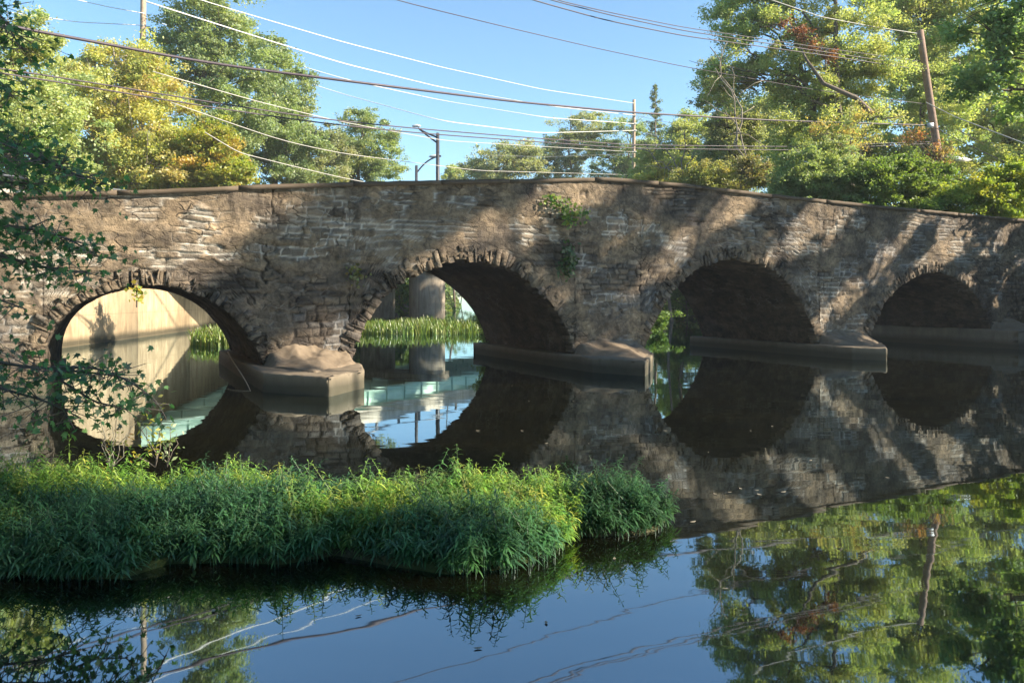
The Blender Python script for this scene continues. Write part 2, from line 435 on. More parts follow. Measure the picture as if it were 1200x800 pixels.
for A in ARCH:                                               # barrel vaults
    P = resample(A, 70); m = 60; nn = np.linspace(.02, TH - .01, m)
    S = np.repeat(P[:, :1], m, 1); Z = np.repeat(P[:, 1:], m, 1); NN = np.repeat(nn[None], len(P), 0)
    al = np.r_[0, np.cumsum(np.linalg.norm(np.diff(P, axis=0), axis=1))][:, None] + 0 * S
    tint, joint, dep, d = stones(NN * 1.0 + 9, al)
    T = np.gradient(P, axis=0); T /= np.linalg.norm(T, axis=1)[:, None]; nr = np.stack([T[:, 1], -T[:, 0]], -1)
    rel = ((dep - .5) * .05 - joint * .03 + (fbm(NN * 2, al * 2, 0, 51) - .5) * .06) * np.clip((NN - .02) / .2, 0, 1)
    S = S + nr[:, :1] * rel; Z = Z + nr[:, 1:] * rel
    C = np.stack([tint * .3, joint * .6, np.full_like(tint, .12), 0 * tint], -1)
    idx = np.arange(S.size).reshape(S.shape)
    q = np.stack([idx[:-1, :-1], idx[:-1, 1:], idx[1:, 1:], idx[1:, :-1]], -1).reshape(-1, 4)
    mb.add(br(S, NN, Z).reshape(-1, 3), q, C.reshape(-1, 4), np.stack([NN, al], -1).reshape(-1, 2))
# parapets' inner faces, roadway level
ss = np.linspace(-34, 34, 120); tz = top_z(ss)
prof = [(-.0, 0), (.42, 0), (.42, -.95), (TH - .42, -.95), (TH - .42, 0), (TH, 0)]
V = np.stack([br(ss, np.full_like(ss, n), tz + dz) for n, dz in prof], 1)
idx = np.arange(len(ss) * 6).reshape(len(ss), 6)
q = np.stack([idx[:-1, :-1], idx[1:, :-1], idx[1:, 1:], idx[:-1, 1:]], -1).reshape(-1, 4)
mb.add(V.reshape(-1, 3), q, (.4, 0, .8, 0))
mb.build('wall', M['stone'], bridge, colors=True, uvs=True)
rd = MB(); V = np.stack([br(ss, np.full_like(ss, n), tz - .935) for n in (.43, TH - .43)], 1); idx = np.arange(len(ss) * 2).reshape(-1, 2)
rd.add(V.reshape(-1, 3), np.stack([idx[:-1, 0], idx[1:, 0], idx[1:, 1], idx[:-1, 1]], -1)); rd.build('roadway', M['asphalt'], bridge)

# coping: slabs end to end, each slightly out of line
for n0, n1 in ((-.09, .5), (TH - .5, TH + .09)):
    cp = MB(); s = -33.5
    while s < 33.5:
        L = random.uniform(1.6, 3.2); e = s + L - .006
        za, zb = top_z(s), top_z(e); j = random.uniform(-.004, .006); k = random.uniform(-.01, .01); th = random.uniform(.10, .115)
        m = 9; sv = np.linspace(s, e, m)
        zt = top_z(sv) + th + j + R.uniform(-.01, .006, m); zb_ = top_z(sv) + .004 + j * .3
        V = np.concatenate([np.stack([br(sv, np.full(m, n0 + k), zb_), br(sv, np.full(m, n1 + k), zb_), br(sv, np.full(m, n1 + k), zt), br(sv, np.full(m, n0 + k), zt)], 1)]).reshape(-1, 3)
        fs = [(0, 1, 2, 3)[::-1], tuple(4 * (m - 1) + i for i in (0, 1, 2, 3))]
        for i in range(m - 1):
            for a_ in range(4):
                fs.append((4 * i + a_, 4 * i + (a_ + 1) % 4, 4 * i + 4 + (a_ + 1) % 4, 4 * i + 4 + a_))
        cp.add(V, fs); s += L
    cp.build('coping', M['coping'], bridge)

# rough voussoirs round each arch on the near face
for ai, A in enumerate(ARCH):
    P = resample(A, 400); P = P[P[:, 1] > .25]
    al = np.r_[0, np.cumsum(np.linalg.norm(np.diff(P, axis=0), axis=1))]
    rg = MB(); t0 = 0.0
    while t0 < al[-1]:
        wd = random.choice((.03, .04, .05, .06, .08, .11, .15)) * random.uniform(.85, 1.15); t1 = min(t0 + wd - .003, al[-1])
        if t1 - t0 < .02: break
        p0 = np.array([np.interp(t0, al, P[:, k]) for k in (0, 1)]); p1 = np.array([np.interp(t1, al, P[:, k]) for k in (0, 1)])
        T = (p1 - p0) / (np.linalg.norm(p1 - p0) + 1e-9); o = np.array([-T[1], T[0]])
        q_ = random.random()
        segs = [(0, random.uniform(.16, .4))] if q_ < .5 else [(0, random.uniform(.1, .2)), (.21, random.uniform(.28, .42))] if q_ < .8 else [(0, random.uniform(.08, .16))]
        for r0, r1 in segs:
            inn = r0 - (random.uniform(-.03, .05) * (1.7 if ai in (1, 2) else .6) if r0 == 0 else 0)
            pr = .022 + random.random() ** 2.2 * .055; bk = .3
            tilt = T * random.uniform(-.03, .03)
            c0, c1 = p0 + o * inn, p1 + o * inn; d0, d1 = p0 + o * r1 + tilt, p1 + o * (r1 + random.uniform(-.05, .05)) + tilt
            jit = lambda: R.uniform(-.02, .02, 2)
            fr = [c0 + jit(), c1 + jit(), d1 + jit(), d0 + jit()]
            ed = [R.uniform(-.035, .035) for _ in range(4)]
            cen = sum(fr) / 4; fr2 = [p * .93 + cen * .07 + jit() * .35 for p in fr]
            V = [br(p[0], bk, p[1]) for p in fr] + [br(p[0], -pr * .6, p[1]) for p in fr] + [br(p[0], -pr + e, p[1]) for p, e in zip(fr2, ed)]
            fs = [(i, (i + 1) % 4, 4 + (i + 1) % 4, 4 + i) for i in range(4)] + [(4 + i, 4 + (i + 1) % 4, 8 + (i + 1) % 4, 8 + i) for i in range(4)] + [(8, 9, 10, 11)]
            rg.add(V, fs, (random.random(), 0, random.choice((.2, .5, .8)), 0), [(p[0], p[1]) for p in fr] * 3)
        t0 += wd
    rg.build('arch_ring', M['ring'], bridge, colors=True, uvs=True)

# cutwater footings and the mortar aprons sloping onto them
def footing(poly, z1, name='footing', z0=-1.2, mat='footing'):
    f = MB(); W_ = [br(s, n, 0)[:2] for s, n in poly]
    f.prism(W_, z0, z1); o = f.build(name, M[mat], bridge)
    bv = o.modifiers.new('edge', 'BEVEL'); bv.width = .035; bv.segments = 2
    sb = o.modifiers.new('fine', 'SUBSURF'); sb.subdivision_type = 'SIMPLE'; sb.levels = sb.render_levels = 5
    tx = bpy.data.textures.get('chips') or bpy.data.textures.new('chips', 'CLOUDS'); tx.noise_scale = .35; tx.noise_depth = 4
    dm = o.modifiers.new('chips', 'DISPLACE'); dm.texture = tx; dm.texture_coords = 'GLOBAL'; dm.strength = .075; dm.mid_level = .5; return o
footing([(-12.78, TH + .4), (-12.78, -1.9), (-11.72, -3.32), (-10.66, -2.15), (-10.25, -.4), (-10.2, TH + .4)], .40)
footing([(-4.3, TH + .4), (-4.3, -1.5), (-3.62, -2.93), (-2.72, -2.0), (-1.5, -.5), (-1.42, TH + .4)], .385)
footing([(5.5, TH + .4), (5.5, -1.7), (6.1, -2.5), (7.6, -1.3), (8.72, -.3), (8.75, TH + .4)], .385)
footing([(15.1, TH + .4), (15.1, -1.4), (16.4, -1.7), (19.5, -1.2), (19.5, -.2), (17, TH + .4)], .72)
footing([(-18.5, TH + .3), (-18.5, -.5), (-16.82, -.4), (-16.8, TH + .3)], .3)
def apron(s0, s1, sm, nm, z, h):
    f = MB(); m, k = 60, 34
    S = np.linspace(s0, s1, m); t = np.linspace(0, 1, k)
    Sg, Tg = np.meshgrid(S, t, indexing='ij')
    reach = np.interp(Sg, [s0, sm, s1], [.7, nm, .5])
    prof = 1 - Tg ** .9
    Z = z + .01 + h * prof * np.interp(Sg, [s0, sm, s1], [.8, 1.1, .7]) + (fbm(Sg * 2.5 + z * 9, Tg * 3, 0, 61, 5) - .5) * .34 * (1 - Tg * .7)
    Nn = .08 - (reach + .0) * Tg
    ef = sstep(0, .22, np.minimum(Sg - s0, s1 - Sg)); Z = (z - .03) + (Z - z + .03) * ef
    Z = np.where(Tg > .97, z - .02, Z)
    idx = np.arange(Sg.size).reshape(Sg.shape)
    q = np.stack([idx[:-1, :-1], idx[:-1, 1:], idx[1:, 1:], idx[1:, :-1]], -1).reshape(-1, 4)
    f.add(br(Sg, Nn, Z).reshape(-1, 3), q)
    f.add(np.vstack([br(S, .08, Z[:, 0]), br(S, .08, z - .05)]), np.stack([np.arange(m - 1), np.arange(1, m), m + np.arange(1, m), m + np.arange(m - 1)], -1))
    f.build('apron', M['apron'], bridge, smooth=True)
apron(-12.5, -10.3, -11.75, 2.4, .40, .42)
apron(-4.0, -1.5, -3.1, 2.3, .385, .34)
apron(5.85, 8.5, 6.6, 1.6, .385, .4)
apron(15.6, 18.8, 16.6, 1.3, .72, .35)

# ------------------------------------------------------------------ modern road bridge beyond
A0 = np.array([-17.8, 38.0]); GD = np.array([.5, .866]); GN = np.array([-.866, .5])
def mp(k, v, z): return np.r_[A0 + GD * k + GN * v, z]
LEN = 72.0; WD = 10.0
modern = thing('road_bridge', 'modern road bridge on pale green steel girders beyond the stone arches', 'bridge', mp(10, 5, 0))
def mbox(b_, k0, k1, v0, v1, z0, z1):
    return b_.hexa([mp(k0, v0, z0), mp(k1, v0, z0), mp(k1, v1, z0), mp(k0, v1, z0), mp(k0, v0, z1), mp(k1, v0, z1), mp(k1, v1, z1), mp(k0, v1, z1)])
for v in (0, 3.2, 6.4, 9.6):
    b_ = MB(); mbox(b_, -.6, LEN, v - .02, v + .02, 4.36, 5.34); mbox(b_, -.6, LEN, v - .22, v + .22, 4.28, 4.36); mbox(b_, -.6, LEN, v - .2, v + .2, 5.34, 5.4)
    for k in np.arange(0, LEN, 2.0): mbox(b_, k, k + .03, v - .18, v - .022, 4.363, 5.337)
    b_.build('girder', M['girder'], modern)
b_ = MB(); mbox(b_, -8, LEN + 8, -.3, WD + .3, 5.403, 5.66); b_.build('deck', M['barrier'], modern)
b_ = MB(); mbox(b_, -8, LEN + 8, .03, WD - .03, 5.663, 5.67); b_.build('roadway', M['asphalt'], modern)
for v in (-.28, WD - .02):
    b_ = MB(); mbox(b_, -8, LEN + 8, v, v + .3, 5.664, 6.5); b_.build('barrier', M['barrier'], modern)
b_ = MB(); mbox(b_, -8, LEN + 8, -.18, -.08, 7.02, 7.1); b_.build('handrail', M['grey_metal'], modern)
for k in np.arange(0, 56, 2.4):
    b_ = MB(); mbox(b_, k, k + .14, -.2, -.06, 6.503, 7.02); b_.build('railing_post', M['grey_metal'], modern)
for v in (.2, 5.0, 9.4):
    b_ = MB(); p = mp(23.1, v, 0); b_.tube([p + (0, 0, -1.5), p + (0, 0, 1.5), p + (0, 0, 3.7)], 1.36, 32); b_.build('column', M['pier'], modern, smooth=False)
b_ = MB(); mbox(b_, 21.9, 24.3, -1.0, WD + 1.0, 3.703, 4.275); b_.build('pier_cap', M['pier'], modern)
# abutment / wing wall along the left bank
wl = MB(); pts = np.array([(-17.55, 24.5), (-17.75, 30), (-18.5, 38), (-19.3, 46), (-20.3, 56)])
for k in range(len(pts) - 1):
    p, q_ = pts[k], pts[k + 1]; zt = [5.0, 5.1, 4.27, 4.27][k]
    wl.hexa([(p[0] - .9, p[1], -1.5), (p[0], p[1], -1.5), (q_[0], q_[1], -1.5), (q_[0] - .9, q_[1], -1.5), (p[0] - .9, p[1], zt), (p[0], p[1], zt), (q_[0], q_[1], zt), (q_[0] - .9, q_[1], zt)])
wl.build('abutment_wall', M['concrete'], modern)

# ------------------------------------------------------------------ foliage makers
def palette(*cs):
    return [(np.array(c), w) for c, w in cs]
def pick(pal, n, jitter=.18):
    cs = np.array([c for c, _ in pal]); w = np.array([w for _, w in pal], float); w /= w.sum()
    k = R.choice(len(pal), n, p=w); c = cs[k]
    return c * (1 + R.normal(0, jitter, (n, 1))) * (1 + R.normal(0, jitter * .4, (n, 3)))
def unit(v): return v / (np.linalg.norm(v, axis=-1, keepdims=True) + 1e-9)
def leaf_quads(mb, C, size, colr, droop=.35, width=.6, facing=None):
    n = len(C)
    d = R.normal(0, 1, (n, 3)); d[:, 2] = d[:, 2] * .6 - droop; d = unit(d)
    if facing is not None: nr = unit(facing + R.normal(0, .5, (n, 3)))
    else: nr = unit(np.c_[R.normal(0, .7, (n, 2)), np.abs(R.normal(.6, .5, n))])
    s = unit(np.cross(d, nr)); up = np.cross(s, d)
    L = size[:, None]
    V = np.stack([C - d * L * .5, C + s * L * width * .5 + up * L * .08, C + d * L * .5 - up * L * .12, C - s * L * width * .5 + up * L * .08], 1)
    c4 = np.c_[np.clip(colr, .004, 1), np.ones(n)]
    mb.add(V.reshape(-1, 3), np.arange(4 * n).reshape(n, 4), np.repeat(c4, 4, 0))
def clumps(blobs, n, shell=.45):
    vol = np.array([b[1][0] * b[1][1] * b[1][2] for b in blobs]) ** .8; vol /= vol.sum()
    k = R.choice(len(blobs), n, p=vol)
    d = unit(R.normal(0, 1, (n, 3))); r = R.uniform(shell ** 2, 1, n) ** .5
    r = r * (1 + .14 * np.sin(d[:, 0] * 5 + k) * np.cos(d[:, 2] * 6 + 2 * k))
    c = np.array([blobs[i][0] for i in k]); rr = np.array([blobs[i][1] for i in k])
    return c + d * r[:, None] * rr
def limb(p0, p1, sag, m=6):
    t = np.linspace(0, 1, m)[:, None]
    P = p0 * (1 - t) + p1 * t; P[:, 2] += (np.sin(t[:, 0] * math.pi) * sag)
    P[1:-1] += R.normal(0, 1, (m - 2, 3)) * np.linalg.norm(p1 - p0) * .035
    return P
def tree(name, label, cat, base, blobs, pal, n=60, per=260, cr=.75, ls=.17, tr=.22, group=None, lean=(0, 0), limbs=22, bark='bark', shell=.4, trunks=1, dens=1.4, extra=None):
    base = np.asarray(base, float)
    n = int(n * dens * 1.6); per = int(per * 1.3); ls = ls * .88; cr = cr * .8
    root = thing(name, label, cat, base, group)
    cl = clumps(blobs, n, shell)
    cl = cl[cl[:, 2] > base[2] + .2]
    topz = max(b[0][2] + b[1][2] * .75 for b in blobs); cc = np.mean([b[0] for b in blobs], axis=0)
    tk = MB()
    lines = []
    for k in range(trunks):
        m = 9; t = np.linspace(0, 1, m)
        tx = base[0] + (cc[0] - base[0]) * t ** 1.3 * .8 + lean[0] * t + (k - (trunks - 1) / 2) * (.5 + 1.6 * t) * (1 if trunks > 1 else 0)
        ty = base[1] + (cc[1] - base[1]) * t ** 1.3 * .8 + lean[1] * t
        P = np.c_[tx, ty, base[2] - .4 + (topz - base[2] + .4) * t]
        P[1:, :2] += np.cumsum(R.normal(0, .012 * (topz - base[2]), (m - 1, 2)), 0)
        tk.tube(P, tr * (1 - t) ** .8 * .95 + tr * .06, 8); lines.append(P)
    order = R.permutation(len(cl))[:limbs]
    for i in order:
        c = cl[i]; P = lines[R.integers(len(lines))]
        zt = max(base[2] + (topz - base[2]) * .15, c[2] - R.uniform(.25, .6) * (np.linalg.norm(c[:2] - cc[:2]) + 1))
        p0 = np.array([np.interp(zt, P[:, 2], P[:, k]) for k in range(3)])
        L = np.linalg.norm(c - p0); f = (1 - (p0[2] - base[2]) / (topz - base[2] + .1))
        r0 = tr * (.18 + .32 * max(f, 0)); tk.tube(limb(p0, c, .06 * L), np.linspace(r0, .018, 6), 5)
        for _ in range(2):
            e = c + R.normal(0, cr * .9, 3); tk.tube(limb(p0 * .4 + c * .6, e, .03 * L, 4), np.linspace(r0 * .4, .012, 4), 4)
    if extra: extra(tk)
    tk.build('trunk', M[bark], root, smooth=True)
    lf = MB()
    w_ = R.gamma(3, 1 / 3, len(cl)); cnt = np.maximum((per * w_).astype(int), 20)
    cidx = np.repeat(np.arange(len(cl)), cnt); N = len(cidx)
    sc_ = (cr * R.uniform(.6, 1.35, len(cl)))[cidx]
    g_ = R.normal(0, .55, (N, 3)) * sc_[:, None]; g_[:, 2] *= .62
    # sub-sprays: pull leaves onto little twigs so that gaps show
    sub = R.normal(0, .6, (len(cl), 7, 3)); tw = sub[cidx, R.integers(0, 7, N)] * sc_[:, None]; tw[:, 2] *= .6
    C = cl[cidx] + tw * .8 + g_ * .5
    cb = pick(pal, len(cl), .10)[cidx]; own = pick(pal, N, .2)
    leaf_quads(lf, C, ls * R.uniform(.65, 1.3, N), cb * .6 + own * .4)
    lf.build('crown', M['leaf'], root, colors=True)
    return root
def B(x, y, Y, rx, ry, rd=None):
    """a blob of crown seen at x,y in the survey sheet, Y metres out"""
    k = Y / F; return (at(x, y, Y), (rx * k, (rd if rd else .8 * rx * k), ry * k))
def gz0(x, Y):
    X = (x - 600) / F * Y; return np.array([X, Y, float(ground_z(np.array(X), np.array(Y)))])

G_YEL = palette(((.47, .46, .13), 5), ((.36, .42, .13), 3), ((.5, .42, .15), 1.4), ((.46, .33, .17), .5))
G_YG = palette(((.37, .43, .17), 5), ((.27, .36, .15), 3), ((.43, .44, .18), 2))
G_MID = palette(((.24, .32, .15), 5), ((.32, .38, .16), 3), ((.18, .25, .12), 2))
G_OLV = palette(((.29, .33, .18), 4), ((.35, .37, .19), 2), ((.22, .26, .15), 2))
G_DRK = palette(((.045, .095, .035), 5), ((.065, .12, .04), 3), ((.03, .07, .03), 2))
G_ORG = palette(((.46, .3, .12), 2), ((.44, .38, .13), 3), ((.33, .37, .14), 4))
G_RED = palette(((.26, .09, .06), 4), ((.36, .17, .08), 2), ((.2, .11, .06), 2))

GB = 'trees beyond the stone bridge'
tree('maple_tree', 'yellow-green tree at the far left above the bridge parapet', 'tree', gz0(22, 34), [B(25, 110, 34, 70, 75), B(70, 175, 33, 60, 65), B(-40, 120, 34, 60, 100), B(30, 50, 35, 45, 40)], G_YG, 80, 260, .75, .16, .2, GB)
tree('maple_tree', 'bright yellow tree with a forked pale trunk behind the left arch', 'tree', gz0(135, 58), [B(150, 145, 58, 75, 65), B(185, 190, 57, 60, 45), B(125, 85, 59, 42, 42), B(100, 205, 57, 60, 40), B(168, 78, 58, 32, 34)], G_YEL, 110, 270, 1.15, .25, .3, GB, bark='pale_bark', limbs=40)
tree('maple_tree', 'small yellow tree turning orange at the right edge of its crown', 'tree', gz0(240, 57), [B(240, 190, 57, 44, 44), B(265, 205, 57, 35, 30), B(205, 210, 57, 35, 30)], palette(((.34, .36, .045), 5), ((.46, .3, .06), 1.6), ((.22, .3, .04), 3)), 70, 260, .95, .25, .2, GB)
tree('maple_tree', 'greenish tree filling in behind the two yellow trees at left', 'tree', gz0(90, 74), [B(70, 150, 74, 75, 75), B(160, 190, 74, 80, 50), B(0, 190, 74, 70, 60)], G_YG, 100, 260, 1.4, .3, .3, GB)
tree('tall_tree', 'tall green tree with open crown behind the left utility pole', 'tree', gz0(240, 66), [B(245, 20, 66, 55, 60), B(272, 100, 66, 60, 80), B(215, 60, 67, 42, 60), B(250, -45, 66, 45, 40), B(265, 180, 66, 60, 50)], G_MID, 120, 260, 1.2, .25, .36, GB, shell=.2)
tree('tall_tree', 'green tree stepping down beside the sky gap with a ragged top', 'tree', gz0(320, 72), [B(325, 120, 72, 45, 55), B(345, 180, 72, 45, 55), B(300, 170, 72, 45, 60), B(316, 75, 72, 24, 38)], G_MID, 110, 260, 1.1, .25, .32, GB, shell=.25)
tree('round_tree', 'round green tree at the left rim of the open sky', 'tree', gz0(420, 80), [B(425, 170, 80, 48, 48), B(445, 200, 80, 32, 35), B(395, 195, 80, 34, 45)], G_MID, 80, 240, 1.0, .22, .3, GB)
tree('round_tree', 'low green tree tucked between the round tree and the stepped tree', 'tree', gz0(370, 76), [B(375, 185, 76, 38, 48), B(355, 210, 76, 32, 30)], G_OLV, 45, 220, .9, .2, .22, GB)
tree('distant_tree', 'hazy olive tree low on the skyline right of the street lamps', 'tree', gz0(590, 110), [B(590, 195, 110, 48, 26), B(565, 207, 110, 30, 16), B(612, 180, 110, 25, 20)], G_OLV, 60, 200, 1.3, .3, .3, GB)
tree('distant_tree', 'small pale tree at the foot of the thin street lamp', 'tree', gz0(533, 128), [B(535, 208, 128, 16, 16), B(528, 200, 128, 9, 10)], G_YG, 24, 150, .8, .26, .2, GB)
tree('distant_tree', 'dull green tree with pointed sprays left of the middle utility pole', 'tree', gz0(672, 116), [B(668, 175, 116, 36, 42), B(690, 150, 116, 26, 26), B(650, 200, 116, 35, 22)], G_OLV, 75, 210, 1.15, .27, .3, GB)
tree('distant_tree', 'green tree right behind the middle utility pole', 'tree', gz0(735, 112), [B(735, 170, 112, 38, 44), B(755, 195, 112, 40, 28), B(712, 190, 112, 30, 28)], G_MID, 75, 210, 1.1, .25, .3, GB)
tree('distant_tree', 'yellowish bush-like tree just right of the middle utility pole', 'tree', gz0(790, 62), [B(790, 205, 62, 32, 20), B(772, 210, 62, 25, 14)], G_YEL, 36, 210, .7, .19, .15, GB)
# conifer tip: tiers of short branches
def conifer(name, label, px, ytop, Y, hgt, wid):
    tip = at(px, ytop, Y); base = np.array([tip[0], Y, tip[2] - hgt])
    root = thing(name, label, 'tree', base, GB); tk = MB(); tk.tube([base, tip], [.2, .02], 6)
    lf = MB(); cs = []
    for k in range(90):
        t = (k / 90) ** 1.0; z = tip[2] - t * hgt; L = wid * (t ** .8 + .05) * random.uniform(.6, 1.1); th = random.uniform(0, 6.28)
        e = np.array([tip[0] + math.cos(th) * L, Y + math.sin(th) * L, z + L * random.uniform(.0, .35)])
        tk.tube([[tip[0], Y, z], e], [.03, .01], 4)
        f = R.uniform(.25, 1, int(30 + 40 * t))[:, None]; cs.append(np.array([tip[0], Y, z]) * (1 - f) + e * f + R.normal(0, .1, (len(f), 3)))
    C = np.vstack(cs); tk.build('trunk', M['bark'], root)
    leaf_quads(lf, C, np.full(len(C), .3), pick(palette(((.11, .16, .09), 1), ((.15, .19, .1), 1)), len(C)), 0, .3); lf.build('crown', M['leaf'], root, colors=True)
conifer('conifer_tree', 'dark pointed conifer top standing above the middle trees', 768, 100, 96, 12, 2.6)
tree('ivy_covered_tree', 'narrow tree wrapped in ivy at the edge of the sky', 'tree', gz0(845, 56), [B(842, 130, 56, 24, 60), B(850, 185, 56, 32, 45), B(835, 90, 56, 14, 25), B(870, 150, 56, 24, 50)], G_OLV, 70, 260, .75, .17, .22, GB)
def big_limb(tk):
    tk.tube([at(1022, 133, 47), at(1003, 115, 47), at(965, 98, 47), at(945, 70, 47.2), at(938, 55, 47.4)], [.16, .15, .12, .08, .04], 6)
tree('tall_tree', 'tallest yellow-green tree with twin dark trunks behind the right arches', 'tree', gz0(980, 50), [B(880, 25, 50, 50, 50), B(930, 90, 50, 55, 60), B(985, 40, 50, 60, 70), B(1020, 110, 50, 50, 65), B(950, 165, 49, 60, 40), B(970, -60, 50, 70, 60), B(860, 90, 51, 35, 40), B(900, -40, 50, 50, 50)],
     G_YG, 190, 300, .95, .18, .34, GB, trunks=2, limbs=46, shell=.2, extra=big_limb)
tree('tall_tree', 'green tree behind the leaning pole reaching out of the picture', 'tree', gz0(1085, 56), [B(1075, 60, 56, 45, 70), B(1100, 130, 56, 45, 60), B(1060, -20, 56, 50, 60), B(1130, 30, 56, 50, 60)], G_YG, 110, 260, 1.0, .19, .32, GB, shell=.2)
tree('red_leaved_vine', 'rust red vine foliage hanging on the twin trunks of the tallest tree', 'vine', at(968, 75, 47.8), [B(940, 40, 47.6, 16, 10, .7), B(955, 52, 47.6, 16, 9, .7), B(975, 66, 47.6, 12, 8, .6), B(922, 28, 47.6, 8, 6, .5)], [(c * .7, w_) for c, w_ in G_RED], 20, 36, .45, .16, .05, None, limbs=4)
tree('sapling', 'orange-leaved sapling under the tallest tree', 'tree', gz0(1005, 46), [B(1003, 130, 46, 18, 12), B(960, 148, 46, 18, 10), B(1000, 165, 46, 26, 20), B(985, 190, 46, 20, 20)], G_ORG, 22, 40, .6, .15, .08, GB)
tree('sapling', 'red-leaved sapling beside the foot of the leaning pole', 'tree', gz0(1098, 44), [B(1100, 178, 44, 18, 13), B(1070, 160, 44, 12, 12), B(1092, 192, 44, 16, 8)], palette(((.3, .13, .07), 3), ((.4, .27, .1), 2), ((.24, .26, .1), 2)), 14, 44, .5, .15, .08, GB)
GS = 'bushes along the far side of the parapet'
def bush(label, x, Y, blobs, pal, n=45, per=240, cr=.6, ls=.14):
    tree('bush', label, 'bush', gz0(x, Y), blobs, pal, n, per, cr, ls, .08, GS, limbs=14)
bush('broad mid green bush rising over the parapet between the second and last arch', 960, 40, [B(950, 205, 40, 45, 38), B(985, 205, 40, 40, 45), B(930, 225, 40, 34, 26), B(970, 245, 40, 60, 25)], G_MID, 80)
bush('dark green bush below the foot of the leaning pole', 1060, 39, [B(1055, 215, 39, 45, 40), B(1095, 225, 39, 35, 34), B(1020, 215, 39, 35, 34), B(1060, 258, 39, 65, 25)], palette(((.14, .22, .055), 3), ((.19, .27, .06), 2)), 90)
bush('yellow-green bush at the right edge above the parapet', 1165, 37, [B(1165, 225, 37, 40, 28), B(1195, 215, 37, 34, 32), B(1145, 240, 37, 32, 25), B(1185, 255, 37, 45, 22)], palette(((.3, .38, .06), 4), ((.2, .29, .055), 4), ((.42, .42, .07), 2)), 75)
bush('tangled olive bush with dry stems under the ivy-covered tree', 855, 46, [B(830, 205, 46, 30, 20), B(865, 212, 46, 24, 18), B(805, 215, 46, 20, 15)], palette(((.24, .28, .1), 3), ((.28, .26, .1), 2)), 40, 170)
bush('thin half withered bush between the olive and the broad green bush', 890, 43, [B(890, 205, 43, 20, 16), B(876, 195, 43, 12, 14)], palette(((.2, .16, .08), 2), ((.22, .25, .09), 3), ((.16, .13, .08), 1)), 26, 120)
tree('understory_tree', 'green tree filling the gap below the ivy-covered tree', 'tree', gz0(835, 72), [B(835, 205, 72, 50, 45), B(880, 170, 72, 40, 55)], G_MID, 70, 240, 1.1, .24, .2, GB)
tree('understory_tree', 'green tree low behind the twin-trunked tallest tree', 'tree', gz0(960, 66), [B(940, 205, 66, 60, 45), B(1000, 175, 66, 60, 60), B(920, 130, 66, 50, 50)], G_YG, 100, 240, 1.1, .24, .25, GB)
tree('understory_tree', 'sunlit green tree behind the leaning pole and its lamp', 'tree', gz0(1095, 64), [B(1060, 200, 64, 60, 50), B(1120, 170, 64, 60, 60), B(1090, 100, 64, 50, 60)], G_YG, 100, 240, 1.1, .24, .25, GB)
tree('understory_tree', 'yellow-green tree closing the view at the right edge', 'tree', gz0(1190, 58), [B(1190, 190, 58, 50, 55), B(1170, 110, 58, 50, 60), B(1230, 150, 58, 50, 80), B(1200, 40, 58, 50, 60)], G_YG, 100, 240, 1.0, .22, .25, GB)
tree('understory_tree', 'low olive tree behind the yellowish bush-like tree', 'tree', gz0(770, 84), [B(785, 208, 84, 35, 30), B(760, 222, 84, 30, 18)], G_OLV, 60, 220, 1.1, .26, .2, GB)
tree('understory_tree', 'full green tree between the middle pole and the ivy-covered tree', 'tree', gz0(795, 78), [B(792, 185, 78, 36, 40), B(818, 165, 78, 28, 45), B(760, 200, 78, 26, 28)], G_YG, 70, 230, 1.0, .22, .2, GB)
# bare dead trees by the ivy tree
def bare(label, base, tips, r):
    root = thing('dead_tree', label, 'tree', base, 'bare dead trees'); tk = MB()
    for tp in tips:
        P = limb(np.asarray(base, float), np.asarray(tp), .5, 8); tk.tube(P, np.linspace(r, .025, 8), 5)
        for _ in range(5):
            k = R.integers(3, 7); e = P[k] + R.normal(0, .9, 3) + (0, 0, .5); tk.tube(limb(P[k], e, .1, 4), np.linspace(r * .4, .015, 4), 4)
    tk.build('trunk', M['pale_bark'], root, smooth=True)
bare('bare grey stem curving up in front of the ivy-covered tree', at(880, 195, 45), [at(850, 130, 45), at(838, 80, 45), at(832, 55, 45.5)], .06)
bare('fan of pale bare branches between the middle pole and the ivy tree', at(800, 215, 58), [at(770, 160, 58), at(745, 175, 58), at(805, 150, 58), at(822, 165, 58), at(765, 190, 58)], .07)

# ------------------------------------------------------------------ right bank, near: the trees that shade the bridge
GR = 'trees on the near right bank'
def bank_tree(label, s, n, hgt, blobs, pal=G_DRK, nc=110, per=230, ls=.24, cr=1.0, tr=.3):
    p = br(s, n, 0); base = np.array([p[0], p[1], float(ground_z(np.array(p[0]), np.array(p[1])))])
    bl = [(base + np.array([dx, dy, z]), (rx, rx, rz)) for dx, dy, z, rx, rz in blobs]
    return tree('bank_tree', label, 'tree', base, bl, pal, nc, per, cr, ls, tr, GR, limbs=26, shell=.2)
bank_tree('dark green tree overhanging the right end of the stone bridge', 20.8, -1.0, 17, [(-2.4, .5, 7.0, 2.6, 2.6), (-2.2, 0, 11, 3.0, 3.0), (.6, 0, 14.5, 3, 2.5), (-.5, -1.0, 4.6, 2.4, 1.6), (-3.6, 1.0, 9, 1.8, 2.0)], palette(((.2, .31, .11), 5), ((.28, .38, .12), 3), ((.13, .22, .09), 2)), 46, 170)
def shade_tree(label, X, Y, blobs, nc, per=300, cr=1.15):
    base = np.array([X, Y, float(ground_z(np.array(X), np.array(Y)))])
    return tree('bank_tree', label, 'tree', base, [(np.array([X + dx, Y + dy, z]), (rx, ry, rz)) for dx, dy, z, rx, ry, rz in blobs], G_DRK, nc, per, cr, .26, .3, GR, limbs=30, shell=.1, dens=1.0)
